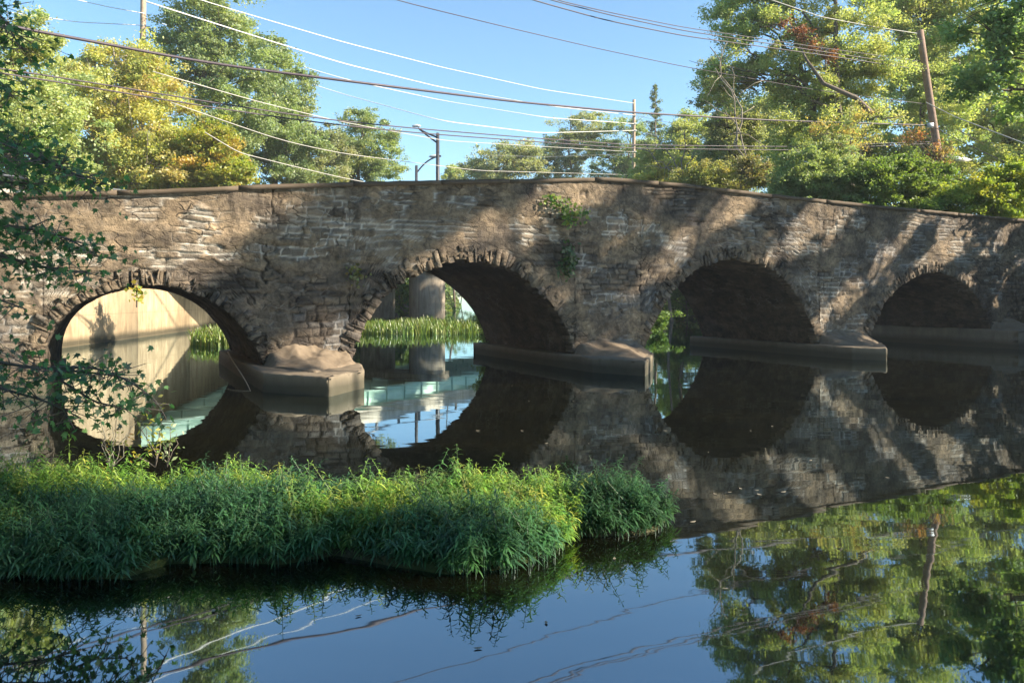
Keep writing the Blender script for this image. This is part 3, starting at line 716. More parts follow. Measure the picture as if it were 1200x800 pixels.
def tiered_tree(label, X, Y, tiers, extra=()):
    """tree with flat leafy boughs; a tier is (height, half length of the bough, thickness)"""
    base = np.array([X, Y, float(ground_z(np.array(float(X)), np.array(float(Y))))])
    bl = []
    for z, hl, th in tiers:
        for t in np.arange(-hl, hl + .01, .8):
            bl.append((np.array([X + N2[0] * t, Y + N2[1] * t, z + R.uniform(-.12, .12)]), (.55 * th, .5, .3 * th)))
    bl += [(base * (1, 1, 0) + np.array(c), r) for c, r in extra]
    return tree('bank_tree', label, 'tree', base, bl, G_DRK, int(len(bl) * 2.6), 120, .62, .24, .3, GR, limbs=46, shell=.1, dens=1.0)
tiered_tree('tall dark tree with flat boughs shading the wall between the first two arches', 29, 15.2,
    [(c + 12.6, 3.2, 1.25) for c in (9.7, 10.3, 11.0, 11.7, 12.4)] + [(c + 12.6, 3.4, 1.15) for c in (6.6, 5.8, 4.3, 3.4)])
tiered_tree('tall slim dark tree with flat boughs shading the foot of the first arch', 30, 10.4, [(c + 11.7, 2.4, 1.2) for c in (10.3, 11.1, 11.9)])
tiered_tree('dark open tree with flat boughs on the right bank level with the second arch', 28, 20.1, [(c + 13.6, 2.8, 1.0) for c in (4.9, 2.5, 1.6, -.3)])
tiered_tree('dark open tree with flat boughs on the right bank level with the third arch', 28.5, 24.4, [(c + 15.3, 2.6, 1.0) for c in (-1.2, -2.1, -4.1, -5.9)])
tiered_tree('dark tree with flat boughs on the right bank near the bridge end', 29, 28.9, [(c + 17.2, 2.4, 1.1) for c in (-6.8, -8.6, -10.2, -11.2, -12.2)])
shade_tree('tall dark tree on the right bank behind the photographer', 29, -1.6, [(0, -.6, 18, 3.4, 2.0, 4.0), (0, -1.8, 13, 3.4, 2.2, 3.5), (0, 1.6, 23.4, 3, 2.8, 3.4)], 95)

for lab, X, Y, h_ in [('big dark unseen tree added to block sky on the near bank left of the photographer', -15, -5, 23), ('big dark unseen tree added to block sky straight behind the photographer', -3, -13, 27), ('big dark unseen tree added to block sky behind the photographer to the right', 10, -12, 27),
                      ('wide dark unseen tree added to block sky far behind the photographer at left', -26, -14, 26), ('wide dark unseen tree added to block sky far behind the photographer at right', 24, -14, 24), ('dark unseen tree added to block sky at the water on the left bank beside the bridge approach', -19, 6, 18)]:
    b_ = np.array([X, Y, float(ground_z(np.array(float(X)), np.array(float(Y))))])  # unseen trees added around the camera to cut skylight on the wall
    tree('bank_tree', lab, 'tree', b_, [(b_ + (0, 0, h_ * .35), (6, 4.5, h_ * .22)), (b_ + (0, 0, h_ * .68), (6.3, 4.8, h_ * .27))], G_DRK, 85, 90, 1.6, .55, .35, 'unseen trees added on the near bank to block sky', limbs=16, shell=.3, dens=1.0)

# ------------------------------------------------------------------ near left tree whose leafy boughs hang into view
def maple_leaves(mb, C, size, colr, nrm):
    n = len(C)
    ang = np.array([0, .33, .55, .85, 1.25, 1.75, 2.3, 3.14159, -2.3, -1.75, -1.25, -.85, -.55, -.33])
    rr = np.array([1, .55, .42, .85, .38, .62, .3, .32, .3, .62, .38, .85, .42, .55])
    d = R.normal(0, 1, (n, 3)); d[:, 2] -= .8; d = unit(d); s = unit(np.cross(d, nrm)); up = np.cross(s, d)
    V = C[:, None] + size[:, None, None] * .55 * (np.cos(ang)[None, :, None] * rr[None, :, None] * d[:, None] + np.sin(ang)[None, :, None] * rr[None, :, None] * s[:, None] + (.14 * rr ** 2)[None, :, None] * -up[:, None])
    k = len(ang); cen = C[:, None] + 0 * V[:, :1]
    V = np.concatenate([cen, V], 1); base = np.arange(n)[:, None] * (k + 1)
    tri = np.stack([np.zeros(k, int), 1 + np.arange(k), 1 + (np.arange(k) + 1) % k], -1)
    f = (base[:, None] + tri[None]).reshape(-1, 3)
    mb.add(V.reshape(-1, 3), f, np.repeat(np.c_[np.clip(colr, .004, 1), np.ones(n)], k + 1, 0))
Ym = 7.2
troot = thing('maple_tree', 'dark leafy maple leaning in from the left edge with boughs over the water', 'tree', (-8.2, 7.6, .5))
tk = MB(); lf = MB()
tk.tube([(-8.2, 7.6, .1), (-8.1, 7.6, 1.5), (-7.9, 7.5, 3.2), (-7.6, 7.4, 5.0), (-7.2, 7.3, 7.5)], [.26, .23, .2, .16, .08], 10)
BOUGH = [  # polyline in survey px (x,y,Y) ; leaf count ; spread px
 ([(-330, -120, 7.4), (-120, -60, 7.3), (0, 10, 7.2), (25, 60, 7.1)], 150, 15, (.45, 1)),
 ([(-330, -40, 7.4), (-120, 20, 7.3), (-20, 70, 7.2), (15, 115, 7.1)], 120, 15, (.4, 1)),
 ([(-330, 60, 7.4), (-100, 130, 7.3), (10, 170, 7.2), (70, 195, 7.1), (112, 215, 7.0)], 300, 19, (.4, 1)),
 ([(-330, 120, 7.4), (-100, 190, 7.3), (0, 215, 7.2), (40, 215, 7.1)], 160, 17, (.4, 1)),
 ([(-330, 180, 7.3), (-80, 250, 7.2), (30, 268, 7.0), (85, 275, 6.9), (112, 300, 6.9)], 210, 14, (.4, 1)),
 ([(-330, 200, 7.3), (-80, 275, 7.1), (20, 305, 7.0), (70, 318, 6.9), (105, 320, 6.9)], 130, 14, (.4, 1)),
 ([(-330, 260, 7.2), (-80, 340, 7.0), (0, 350, 6.9), (30, 362, 6.8)], 110, 13, (.4, 1)),
 ([(-330, 330, 7.1), (-60, 410, 6.9), (20, 430, 6.8), (70, 432, 6.7), (135, 440, 6.6)], 330, 18, (.35, 1)),
 ([(-330, 360, 7.1), (-60, 430, 6.8), (10, 460, 6.7), (50, 465, 6.6), (95, 490, 6.5)], 260, 18, (.35, 1)),
 ([(60, 430, 6.7), (110, 430, 6.6), (150, 445, 6.5), (185, 470, 6.4), (195, 492, 6.4)], 105, 10, (.1, 1)),
 ([(70, 445, 6.7), (110, 470, 6.6), (150, 480, 6.5)], 60, 9, (.2, 1)),
]
for line, cnt, sp, (ta, tb) in BOUGH:
    cnt = int(cnt * (3.3 if line[0][1] < 240 else 1.45)); P = np.array([at(*p) for p in line]); Q = resample(P, 24)
    r0 = .04 if line[0][0] < -200 else .012
    tk.tube(Q, np.linspace(r0, .006, 24), 5)
    t = R.uniform(ta, tb, cnt) ; C = np.stack([np.interp(t, np.linspace(0, 1, 24), Q[:, k]) for k in range(3)], -1)
    off = R.normal(0, sp / F * Ym, (cnt, 3)); off[:, 2] = off[:, 2] * .75 - .03; off[:, 1] *= 2.2
    for j in range(0, cnt, 4): tk.tube([C[j], C[j] + off[j] * .95], [.006, .003], 3, cap=False)
    C = C + off
    maple_leaves(lf, C, R.uniform(.06, .115, cnt), pick(palette(((.06, .15, .06), 5), ((.085, .19, .065), 3), ((.04, .10, .045), 2)), cnt, .2), unit(np.c_[R.normal(0, .6, (cnt, 2)), np.abs(R.normal(.7, .4, cnt))]))
# the crown above and behind, out of the picture but in the water's reflection
cl = clumps([(np.array([-7.6, 7.6, 7.0]), (2.4, 2.4, 2.2)), (np.array([-8.5, 8.5, 4.2]), (1.5, 2.6, 1.8))], 70, .3)
C = np.repeat(cl, 40, 0) + R.normal(0, .42, (2800, 3)); C = C[C[:, 0] < -C[:, 1] * .70]
maple_leaves(lf, C, R.uniform(.1, .18, len(C)), pick(G_DRK, len(C), .2), unit(np.c_[R.normal(0, .6, (len(C), 2)), np.abs(R.normal(.7, .4, len(C)))]))
for c in cl[::4]: tk.tube(limb(np.array([-7.9, 7.5, max(1.5, c[2] - 1.5)]), c, .1), np.linspace(.05, .008, 6), 5)
tk.build('trunk', M['bark'], troot, smooth=True); lf.build('crown', M['leaf'], troot, colors=True)

# ------------------------------------------------------------------ waterside plants
def willow_stems(mb, roots, heights, pals, leaf_len=.072, leaf_w=.0062):
    """each stem carries narrow drooping leaves in a spiral, a star of them on top; leaf = 4 folded segments"""
    n = len(roots); per = 28
    k = np.tile(np.arange(per), n); si = np.repeat(np.arange(n), per)
    t = .22 + .78 * (k / (per - 1)) ** .75
    leanv = R.normal(0, .30, (n, 2)); h = heights[si]
    sx = roots[si, 0] + leanv[si, 0] * t ** 2 * h; sy = roots[si, 1] + leanv[si, 1] * t ** 2 * h; sz = roots[si, 2] + t * h
    P0 = np.c_[sx, sy, sz]
    th = k * 2.4 + R.uniform(0, 6.28, n)[si] + R.normal(0, .25, n * per)
    el = np.where(t > .9, R.uniform(.2, 1.1, n * per), R.uniform(-.1, .6, n * per))
    L = leaf_len * R.uniform(.6, 1.25, n * per) * (.75 + .45 * np.sin(t * 3)) * (1.1 - .3 * (t > .95))
    d = np.c_[np.cos(th) * np.cos(el), np.sin(th) * np.cos(el), np.sin(el)]
    s = np.c_[-np.sin(th), np.cos(th), 0 * th]
    dn = np.array([0, 0, -1.0])
    segs = [(0, .25), (.3, 1.0), (.65, .8), (1.0, .06)]
    Vs = []
    for f, w_ in segs:
        c = P0 + d * (L * f)[:, None] + dn * (L * .55 * f ** 2)[:, None]
        Vs += [c - s * (leaf_w * w_) * (L / leaf_len)[:, None], c + s * (leaf_w * w_) * (L / leaf_len)[:, None]]
    V = np.stack(Vs, 1); b_ = np.arange(n * per)[:, None] * 8
    f4 = np.concatenate([b_ + np.array([0, 1, 3, 2]), b_ + np.array([2, 3, 5, 4]), b_ + np.array([4, 5, 7, 6])])
    cc = pals[si] * (1 + R.normal(0, .13, (n * per, 1))) * (.8 + .35 * t)[:, None]
    mb.add(V.reshape(-1, 3), f4, np.repeat(np.c_[np.clip(cc, .004, 1), np.ones(n * per)], 8, 0))
    for i in range(n):
        z0 = roots[i]; z1 = z0 + np.r_[leanv[i] * heights[i], heights[i]]
        mb.tube([z0 - (0, 0, .12), z0 * .5 + z1 * .5 - np.r_[leanv[i] * .25 * heights[i], 0], z1], [.004, .0035, .002], 3, np.r_[pals[i] * .8, 1], cap=False)
def gp(x, y, z=0.0):
    Y = F * (H - z) / (y - YH); return np.array([(x - 600) / F * Y, Y])
def in_poly(P, poly):
    x, y = P[:, 0], P[:, 1]; ins = np.zeros(len(P), bool); j = len(poly) - 1
    for i in range(len(poly)):
        xi, yi = poly[i]; xj, yj = poly[j]
        c = ((yi > y) != (yj > y)) & (x < (xj - xi) * (y - yi) / (yj - yi + 1e-12) + xi); ins ^= c; j = i
    return ins
def poly_scatter(poly, n):
    poly = np.array(poly); lo, hi = poly.min(0), poly.max(0); out = []
    while sum(map(len, out)) < n:
        p = R.uniform(lo, hi, (n * 2, 2)); out.append(p[in_poly(p, poly)])
    return np.vstack(out)[:n]
def edge_dist(P, poly):
    poly = np.array(poly); d = np.full(len(P), 9.0)
    for i in range(len(poly)):
        a_, b_ = poly[i], poly[(i + 1) % len(poly)]; ab = b_ - a_
        t = np.clip(((P - a_) @ ab) / (ab @ ab), 0, 1); d = np.minimum(d, np.linalg.norm(P - a_ - t[:, None] * ab, axis=1))
    return d
ISL = [gp(*p) for p in [(-140, 668), (0, 678), (80, 682), (130, 682), (190, 664), (260, 662), (330, 664), (400, 652), (470, 664), (540, 676), (600, 672), (645, 660), (672, 632)]] + \
      [np.array(p) for p in [(.72, 6.75), (.45, 7.2), (-.2, 7.5), (-.9, 7.25), (-1.6, 7.2), (-2.6, 7.65), (-3.4, 7.35), (-4.2, 7.6), (-5.4, 7.5), (-7.5, 7.7)]]
ISL2 = [gp(*p) for p in [(655, 628), (700, 630), (745, 628), (775, 622)]] + [np.array(p) for p in [(1.45, 6.9), (1.2, 7.35), (.6, 7.4), (.4, 6.9)]]
def mud(name, poly, h):
    c = np.mean(poly, 0); m = MB(); P = np.array(poly); rings = [(1.0, -.5), (.97, -.02), (.85, h), (.5, h * 1.4), (0.02, h * 1.5)]
    V = np.vstack([np.c_[c + (P - c) * f + R.normal(0, .015, P.shape), np.full(len(P), z)] for f, z in rings]); k = len(P)
    idx = np.arange(len(rings) * k).reshape(len(rings), k)
    q = np.stack([idx[:-1], np.roll(idx[:-1], -1, 1), np.roll(idx[1:], -1, 1), idx[1:]], -1).reshape(-1, 4)
    m.add(V, q); tag(m.build(name, M['ground'], smooth=True), kind='structure')
mud('mud_bank', ISL, .05); mud('mud_bank', ISL2, .03)
def island_plants(name, label, poly, n, hgt, pal, dens_lo=.16):
    pts = poly_scatter(poly, n); ed = edge_dist(pts, poly)
    hh = hgt * (.62 + .38 * sstep(0, .3, ed)) * (.6 + .75 * fbm(pts[:, 0] * 1.9, pts[:, 1] * 2.4, 0, 71, 4)) * np.where(R.random(n) < .05, R.uniform(1.3, 1.75, n), R.uniform(.5, 1.25, n))
    roots = np.c_[pts, np.full(n, .02) + .05 * sstep(0, .6, ed)]
    k = fbm(pts[:, 0] * .9 + 3, pts[:, 1] * 1.1, 0, 73, 3)
    cA = pick(pal[0], n, .14); cB = pick(pal[1], n, .14)
    f = np.maximum(sstep(.45, .6, k + .10 * (pts[:, 1] - 6.3)), np.exp(-((pts[:, 0] + .1) / .7) ** 2 - ((pts[:, 1] - 6.8) / .6) ** 2))[:, None] * sstep(5.4, 6.4, pts[:, 1])[:, None]  # yellower tufts and sun patch at the back, shaded front, put into leaf colour
    m = MB(); willow_stems(m, roots, hh, cA * (1 - f) + cB * f)
    return tag(m.build(name, M['water_leaf'], colors=True, origin=(*np.mean(poly, 0), 0)), label, 'water plants', kind='stuff')
P_BLU_SHADE = palette(((.05, .13, .06), 4), ((.07, .17, .065), 3)); P_GRN_SUN = palette(((.14, .27, .045), 4), ((.22, .33, .055), 3), ((.33, .36, .065), 1.2))
P_DIM_SHADE = [(c * .6, w_) for c, w_ in P_BLU_SHADE]  # darkened copy that puts the clump's shade into its leaf colour
island_plants('water_plants', 'thick bed of narrow-leaved green plants on the low island in the foreground', ISL, 5200, .325, (P_BLU_SHADE, P_GRN_SUN))
island_plants('water_plants', 'shade-darkened blue-green clump of narrow-leaved plants off the right tip of the island', ISL2, 480, .29, (P_DIM_SHADE, P_DIM_SHADE))

# grass beds beyond the bridge, seen through the arches
def grass_bed(name, label, poly, n, hgt, pal):
    pts = poly_scatter(poly, n); m = MB(); h = hgt * R.uniform(.35, 1.2, n) * (.45 + 1.1 * fbm(pts[:, 0] * 1.1, pts[:, 1] * 1.1, 0, 77, 3))
    th = R.uniform(0, 6.28, n); ln = R.uniform(.15, .5, n) * h; wv = np.c_[-np.sin(th), np.cos(th), 0 * th] * .024
    b_ = np.c_[pts, np.full(n, -.05)]; mid = b_ + np.c_[np.cos(th) * ln * .3, np.sin(th) * ln * .3, h * .6]; tip = b_ + np.c_[np.cos(th) * ln, np.sin(th) * ln, h]
    V = np.stack([b_ - wv, b_ + wv, mid + wv, mid - wv, tip - wv * .2, tip + wv * .2], 1); i = np.arange(n)[:, None] * 6
    f = np.concatenate([i + np.array([0, 1, 2, 3]), i + np.array([3, 2, 5, 4])])
    m.add(V.reshape(-1, 3), f, np.repeat(np.c_[np.clip(pick(pal, n, .2), .01, 1), np.ones(n)], 6, 0))
    return tag(m.build(name, M['water_leaf'], colors=True, origin=(*np.mean(poly, 0), 0)), label, 'grass', kind='stuff')
G_GR = palette(((.14, .21, .045), 4), ((.21, .25, .06), 2), ((.085, .14, .04), 2))
grass_bed('grass', 'bright strip of grass in the river seen through the second arch', [gp(395, 391), gp(470, 392), gp(560, 391), gp(575, 386), gp(520, 383), gp(400, 384)], 8000, .6, G_GR)
grass_bed('grass', 'sunlit tuft of grass by the pale abutment seen through the first arch', [gp(222, 404), gp(250, 407), gp(330, 406), gp(330, 398), gp(235, 396)], 4500, .6, G_GR)
# bushes close behind the stone bridge
def bank_bush(label, base, blobs, pal, n=26, per=150, cr=.35, ls=.11, nm='riverside_bush'):
    tree(nm, label, 'bush', base, blobs, pal, n, per, cr, ls, .05, None, limbs=10)
bank_bush('dark bush drooping to the water behind the second arch', (*gp(585, 413), 0.1), [B(583, 392, 27.5, 14, 20), B(572, 378, 27.5, 9, 12), B(592, 405, 27.5, 10, 14)], G_MID, 26)
bank_bush('small shady bush at the waterline behind the third arch', (*gp(772, 385), -.1), [B(772, 374, 45, 9, 8), B(764, 382, 45, 8, 8)], palette(((.16, .26, .05), 3), ((.08, .15, .035), 2)), 16, 120, .5, .16)
bank_bush('large shady bush covering the bank behind the right side of the third arch', gz0(806, 72), [B(806, 352, 72, 20, 16), B(794, 338, 71, 16, 16), B(820, 335, 71, 18, 26), B(786, 356, 74, 14, 10)], palette(((.06, .11, .03), 3), ((.1, .16, .04), 2)), 40, 150, .6, .18)
GF = 'trees on the far river bank'
for lab, x, Y, bl in [('dark rounded tree at the far waterline seen through the third arch', 795, 80, [B(790, 350, 80, 30, 24), B(800, 318, 80, 34, 24), B(795, 275, 80, 36, 28)]),
                      ('dark leafy tree closing the view right of the third arch gap', 835, 78, [B(832, 345, 78, 28, 32), B(845, 300, 78, 34, 34), B(840, 265, 78, 36, 28)]),
                      ('leafy tree on the far bank left of the third arch gap', 760, 92, [B(765, 345, 92, 34, 20), B(755, 315, 92, 40, 25), B(730, 335, 92, 30, 24), B(765, 275, 92, 40, 28)]),
                      ('dark low tree on the far bank seen below the green girders', 440, 78, [B(430, 345, 78, 34, 24), B(465, 345, 78, 26, 22), B(450, 318, 78, 40, 20)]),
                      ('shrubby tree on the left bank between the abutment and the round column', 380, 74, [B(385, 345, 74, 45, 24), B(370, 310, 74, 45, 30)]),
                      ('bushy tree beside the far bend of the river', 585, 118, [B(585, 335, 118, 34, 14), B(610, 318, 118, 36, 30)]),
                      ('leafy tree on the far right bank seen beside the second arch', 640, 108, [B(640, 335, 108, 44, 18), B(660, 310, 108, 50, 30)]),
                      ('small tree on the left bank at the far end of the water', 505, 170, [B(515, 338, 170, 22, 9), B(500, 325, 170, 34, 18)]),
                      ('broad tree closing the far end of the river', 540, 230, [B(540, 338, 230, 30, 9), B(535, 318, 230, 40, 20), B(560, 325, 230, 30, 22)])]:
    tree('riverside_tree', lab, 'tree', gz0(x, Y), bl, palette(((.11, .19, .05), 3), ((.19, .26, .06), 2)), 54, 170, 1.0, .28, .15, GF, limbs=10, dens=1.4 if Y < 150 else 2.6)
und = MB(); n_ = 26000
yy = np.concatenate([R.uniform(58, 110, n_ * 2 // 5), R.uniform(100, 260, n_ // 5), R.uniform(62, 110, n_ // 5), R.uniform(100, 260, n_ // 5)])
side_ = np.r_[np.zeros(n_ * 2 // 5 + n_ // 5), np.ones(2 * (n_ // 5))]; yy = yy[:len(side_)]
dd = R.gamma(1.6, 1.6, len(yy)) - .3
xx = np.where(side_ == 0, np.interp(yy, LB[:, 0], LB[:, 1]) - dd, np.interp(yy, RB[:, 0], RB[:, 1]) + dd)
hm = (.6 + 3.2 * fbm(xx * .25, yy * .25, 0, 83, 3)) * sstep(-.5, 1.5, dd + .3)
zz = np.maximum(ground_z(xx, yy), 0) + R.uniform(0, 1, len(yy)) ** .7 * hm
leaf_quads(und, np.c_[xx, yy, zz], R.uniform(.3, .6, len(yy)) * (1 + sstep(100, 250, yy)), pick(palette(((.08, .14, .05), 4), ((.14, .2, .06), 3), ((.2, .22, .08), 1)), len(yy)))
tag(und.build('undergrowth', M['leaf'], colors=True, origin=(0, 80, 0)), 'tangled low green undergrowth along the far banks of the river', 'undergrowth', kind='stuff')
# broken stone along the far left bank
st_ = MB()
for i in range(150):
    Y = random.uniform(62, 76); X = float(np.interp(Y, LB[:, 0], LB[:, 1])) + random.uniform(-3.0, .4); z = max(float(ground_z(np.array(X), np.array(Y))), 0); r = random.uniform(.25, .7)
    v = np.array([(math.cos(a) * math.cos(b), math.sin(a) * math.cos(b), math.sin(b)) for b in (-.9, 0, .8) for a in np.arange(5) * 1.2566]) * (R.uniform(.6, 1.1, (15, 1)) * np.array([r, r, r * .7])) + (X, Y, z + .1)
    st_.add(v, [(k * 5 + a, k * 5 + (a + 1) % 5, k * 5 + 5 + (a + 1) % 5, k * 5 + 5 + a) for k in (0, 1) for a in range(5)] + [(10, 11, 12, 13, 14)])
tag(st_.build('rubble', simple('rubble_stone_grey', (.16, .13, .11), .95, .35, 2)), 'broken stone heaped along the far left bank under the road bridge', 'rubble', kind='stuff')

# thin tree on the far grass whose stems throw stripes on the pale wall
tb = gp(330, 402); tree('slender_tree', 'slender many-stemmed tree on the far grass hidden behind the first pier', 'tree', (*tb, .1), [(np.array([tb[0] - .6, tb[1] - .8, 4.6]), (1.4, 1.2, 1.3)), (np.array([tb[0], tb[1] - .5, 3.2]), (.9, .9, 1.2))], G_YG, 26, 90, .5, .14, .08, None, trunks=3, limbs=14)

# yellow-leaved weed and dry stalks at the edge of the island, left
def weed(name, label, root, tips, pal, nl, ls, bark='bark'):
    o = thing(name, label, 'weed', root); tk = MB(); lf = MB(); cs = []
    for tp in tips:
        P = limb(np.asarray(root, float), np.asarray(tp, float), .0, 7); tk.tube(P, np.linspace(.007, .0025, 7), 4)
        t = R.uniform(.35, 1, nl); cs.append(np.stack([np.interp(t, np.linspace(0, 1, 7), P[:, k]) for k in range(3)], -1) + R.normal(0, .035, (nl, 3)))
    C = np.vstack(cs); tk.build('stem', M[bark], o); leaf_quads(lf, C, ls * R.uniform(.6, 1.3, len(C)), pick(pal, len(C)), .3, .45); lf.build('foliage', M['leaf'], o, colors=True)
wr = at(182, 552, 8.6)
P_YW = palette(((.42, .37, .05), 3), ((.33, .34, .06), 3), ((.18, .24, .05), 2))
weed('yellow_weed', 'tall weed with bright yellow leaves in front of the first arch reflection', (wr[0], wr[1], .1), [at(172, 462, 8.5), at(192, 470, 8.5), at(168, 497, 8.5), at(186, 508, 8.5), at(150, 530, 8.4)], P_YW, 15, .065)
weed('dry_weed', 'thin reddish dry stalks left of the yellow weed', (*at(130, 552, 8.5)[:2], .1), [at(x, y, 8.4) for x, y in ((105, 470), (118, 492), (132, 500), (140, 478), (150, 505), (122, 515), (160, 495))], palette(((.2, .13, .05), 3), ((.15, .17, .04), 2)), 9, .05, 'pale_bark')
weed('leafy_weed', 'small green weed standing in the green girder reflection', (*at(196, 556, 8.6)[:2], .1), [at(200, 500, 8.6), at(207, 508, 8.6), at(192, 516, 8.6)], G_MID, 14, .07)

# ivy hanging on the bridge face
def ivy(label, pts, cnt, ls, pal):
    c0 = face_px(*pts[0][:2]); o = thing('ivy', label, 'ivy', br(c0[0], -.1, c0[1])); lf = MB(); st = MB(); Cs = []
    line = []
    for x, y, rx, ry in pts:
        s, z = face_px(x, y); line.append(br(s, -.16, z)); k = 26 / F
        n = int(cnt * rx * ry / sum(p[2] * p[3] for p in pts)); a_ = R.normal(0, .5, (n, 2))
        Cs.append(br(s + a_[:, 0] * rx * k, -.12 - np.abs(R.normal(0, .12, n)), z + a_[:, 1] * ry * k))
    if len(line) > 1: st.tube(resample(np.array(line), 12), np.linspace(.02, .01, 12), 5)
    else: st.tube([line[0] - (0, 0, .3), line[0] + (0, 0, .3)], [.015, .01], 5)
    st.build('stem', M['bark'], o)
    C = np.vstack(Cs); fc = np.tile(np.r_[-N2, .25], (len(C), 1)); leaf_quads(lf, C, ls * R.uniform(.6, 1.3, len(C)), pick(pal, len(C)), .6, .8, fc); lf.build('foliage', M['leaf'], o, colors=True)
ivy('leafy ivy spilling from the coping near the crown of the bridge', [(646, 234, 9, 7), (656, 244, 14, 8), (672, 252, 12, 8), (662, 260, 8, 8)], 230, .12, palette(((.1, .19, .045), 4), ((.24, .3, .06), 2)))
ivy('round tuft of dark ivy on the wall right of the second arch', [(662, 300, 11, 12), (660, 314, 10, 11)], 230, .12, palette(((.04, .085, .03), 4), ((.07, .12, .04), 1)))
ivy('tiny olive tuft on the wall between the first two arches', [(413, 322, 8, 10)], 60, .11, palette(((.13, .13, .03), 3), ((.08, .1, .03), 1)))
ivy('yellow sprig dangling under the crown of the first arch', [(160, 344, 5, 6)], 40, .12, P_YW)

# ------------------------------------------------------------------ poles, lamps, cables
GP = 'wooden utility poles'
def pole(label, pts, r, mat, extra=None):
    P = np.array([at(*p) for p in pts]); o = thing('utility_pole', label, 'utility pole', P[0], GP)
    m = MB(); m.tube(resample(P, 8), np.linspace(r * 1.15, r, 8), 12); m.build('post', M[mat], o, smooth=True)
    if extra: extra(o)
    return o
def ins(o, x, y, Y, w_=.9, mat='dark_wood'):
    p = at(x, y, Y); a_ = MB(); a_.box(p - (w_, .06, .06), p + (w_, .06, .06)); arm = a_.build('crossarm', M[mat], o)
    for dx in (-.85, -.3, .3, .85):
        i_ = MB(); q_ = p + (dx * w_, 0, .06); i_.tube([q_, q_ + (0, 0, .07), q_ + (0, 0, .14), q_ + (0, 0, .2)], [.03, .05, .05, .02], 8); i_.build('insulator', M['lamp_metal'], arm)
def left_extra(o):
    for y in (2, 22, 31):
        p = at(171, y, 70); b_ = MB(); b_.tube([p - (.15, 0, 0), p + (.12, 0, 0)], .05, 8); b_.build('insulator', M['lamp_metal'], o)
    ins(o, 168, -60, 69.6, 1.3)
pole('sunlit pale wooden pole rising out of the yellow trees at left', [(164, 282, 70), (168, 0, 70), (169, -70, 70)], .24, 'pole_wood', left_extra)
def mid_extra(o):
    for y in (136, 145, 153, 170, 178):
        p = at(743.5, y, 99.9); b_ = MB(); b_.tube([p - (.28, .1, 0), p + (.28, -.1, 0)], .06, 8); b_.build('insulator', M['lamp_metal'], o)
pole('thin distant wooden pole in the middle above the bridge crown', [(742, 262, 100), (743, 117, 100)], .2, 'pole_wood', mid_extra)
def right_extra(o):
    p = at(1090, 147, 49.7); b_ = MB(); b_.box(p - (.18, .1, .14), p + (.18, .1, .14)); b_.build('bracket', M['lamp_metal'], o)
    p = at(1080, 62, 49.7); b_ = MB(); b_.tube([p, p + (0, 0, -.7)], .22, 12); b_.build('transformer_can', M['grey_metal'], o) if False else None
    a_, b2 = at(1098, 180, 49.8), at(1133, 187, 49.0); q_ = MB(); q_.tube([a_, a_ * .5 + b2 * .5 + (0, 0, .1), b2], [.05, .05, .04], 6); ar = q_.build('lamp_arm', M['grey_metal'], o)
    h = MB(); c = at(1119, 185, 49.2); h.hexa([c + v for v in ((-.95, -.3, -.12), (.95, -.3, -.18), (.95, .3, -.18), (-.95, .3, -.12), (-.8, -.18, .12), (.6, -.14, .0), (.6, .14, .0), (-.8, .18, .12))]); h.build('lamp_head', M['lamp_metal'], ar)
pole('leaning dark wooden pole with a lamp head in the right trees', [(1108, 240, 50), (1100, 180, 50), (1088, 110, 50), (1078, 36, 50)], .21, 'dark_wood', right_extra)
def street_lamp(label, x, ytop, ybase, Y, armpts, r):
    b0 = at(x, ybase, Y); o = thing('street_lamp', label, 'street lamp', b0, 'street lamps beyond the bridge')
    m = MB(); m.tube([b0, at(x, ytop, Y)], [r * 1.3, r], 10); m.build('post', M['dark_metal'], o, smooth=True)
    for P in armpts[:-1]:
        m = MB(); m.tube(resample(np.array([at(px, py, Y) for px, py in P]), 10), r * .55, 6); m.build('arm', M['dark_metal'], o)
    (px, py), (wx, wz) = armpts[-1]; c = at(px, py, Y); m = MB()
    m.tube([c - (wx, 0, 0), c - (wx * .7, 0, 0), c + (wx * .3, 0, wz * .4), c + (wx, 0, 0)], [.04, wz, wz * 1.2, .05], 10); m.build('lamp_head', M['lamp_metal'], o, smooth=True)
street_lamp('tall dark street lamp with a trussed arm reaching up to the left', 513, 156, 294.6, 62, [[(513, 168), (502, 160), (490, 150)], [(512, 161), (500, 156), (492, 152)], [(513, 183), (517, 183)], ((488, 148), (.35, .10))], .14)
street_lamp('smaller street lamp with a curved arm rising to the right', 488, 194, 302, 72, [[(488, 203), (495, 194), (503, 187), (511, 184)], ((509, 183.5), (.5, .12))], .13)

def cable(label, pts, r, mat, grp=None):
    P = np.array([at(*p) for p in pts]); d = np.r_[0, np.cumsum(np.linalg.norm(np.diff(P, axis=0), axis=1))]
    Q = resample(P, 60) if len(P) > 2 else P
    m = MB(); c0 = Q[0]; m.tube(Q, r, 6)
    return tag(m.build('cable', M[mat], smooth=True, origin=Q[len(Q) // 2]), label, 'cable', grp or 'overhead cables')
cable('thick black bundled cable sagging across the whole sky to the leaning pole', [(-260, -30, 16), (-60, 18, 19), (0, 29, 20), (100, 47, 21.5), (240, 74, 24), (430, 98, 27), (600, 119, 33), (740, 132, 39), (900, 141, 45), (1092, 147, 50)], .045, 'cable_dark')
cable('upper of the two dark cables sagging low over the bridge crown', [(-260, 45, 16), (0, 80, 21), (120, 99, 23), (240, 119, 25), (380, 140, 28), (490, 151, 31), (640, 163, 36), (740, 170, 40), (930, 172, 46), (1095, 166, 50)], .024, 'cable_dark')
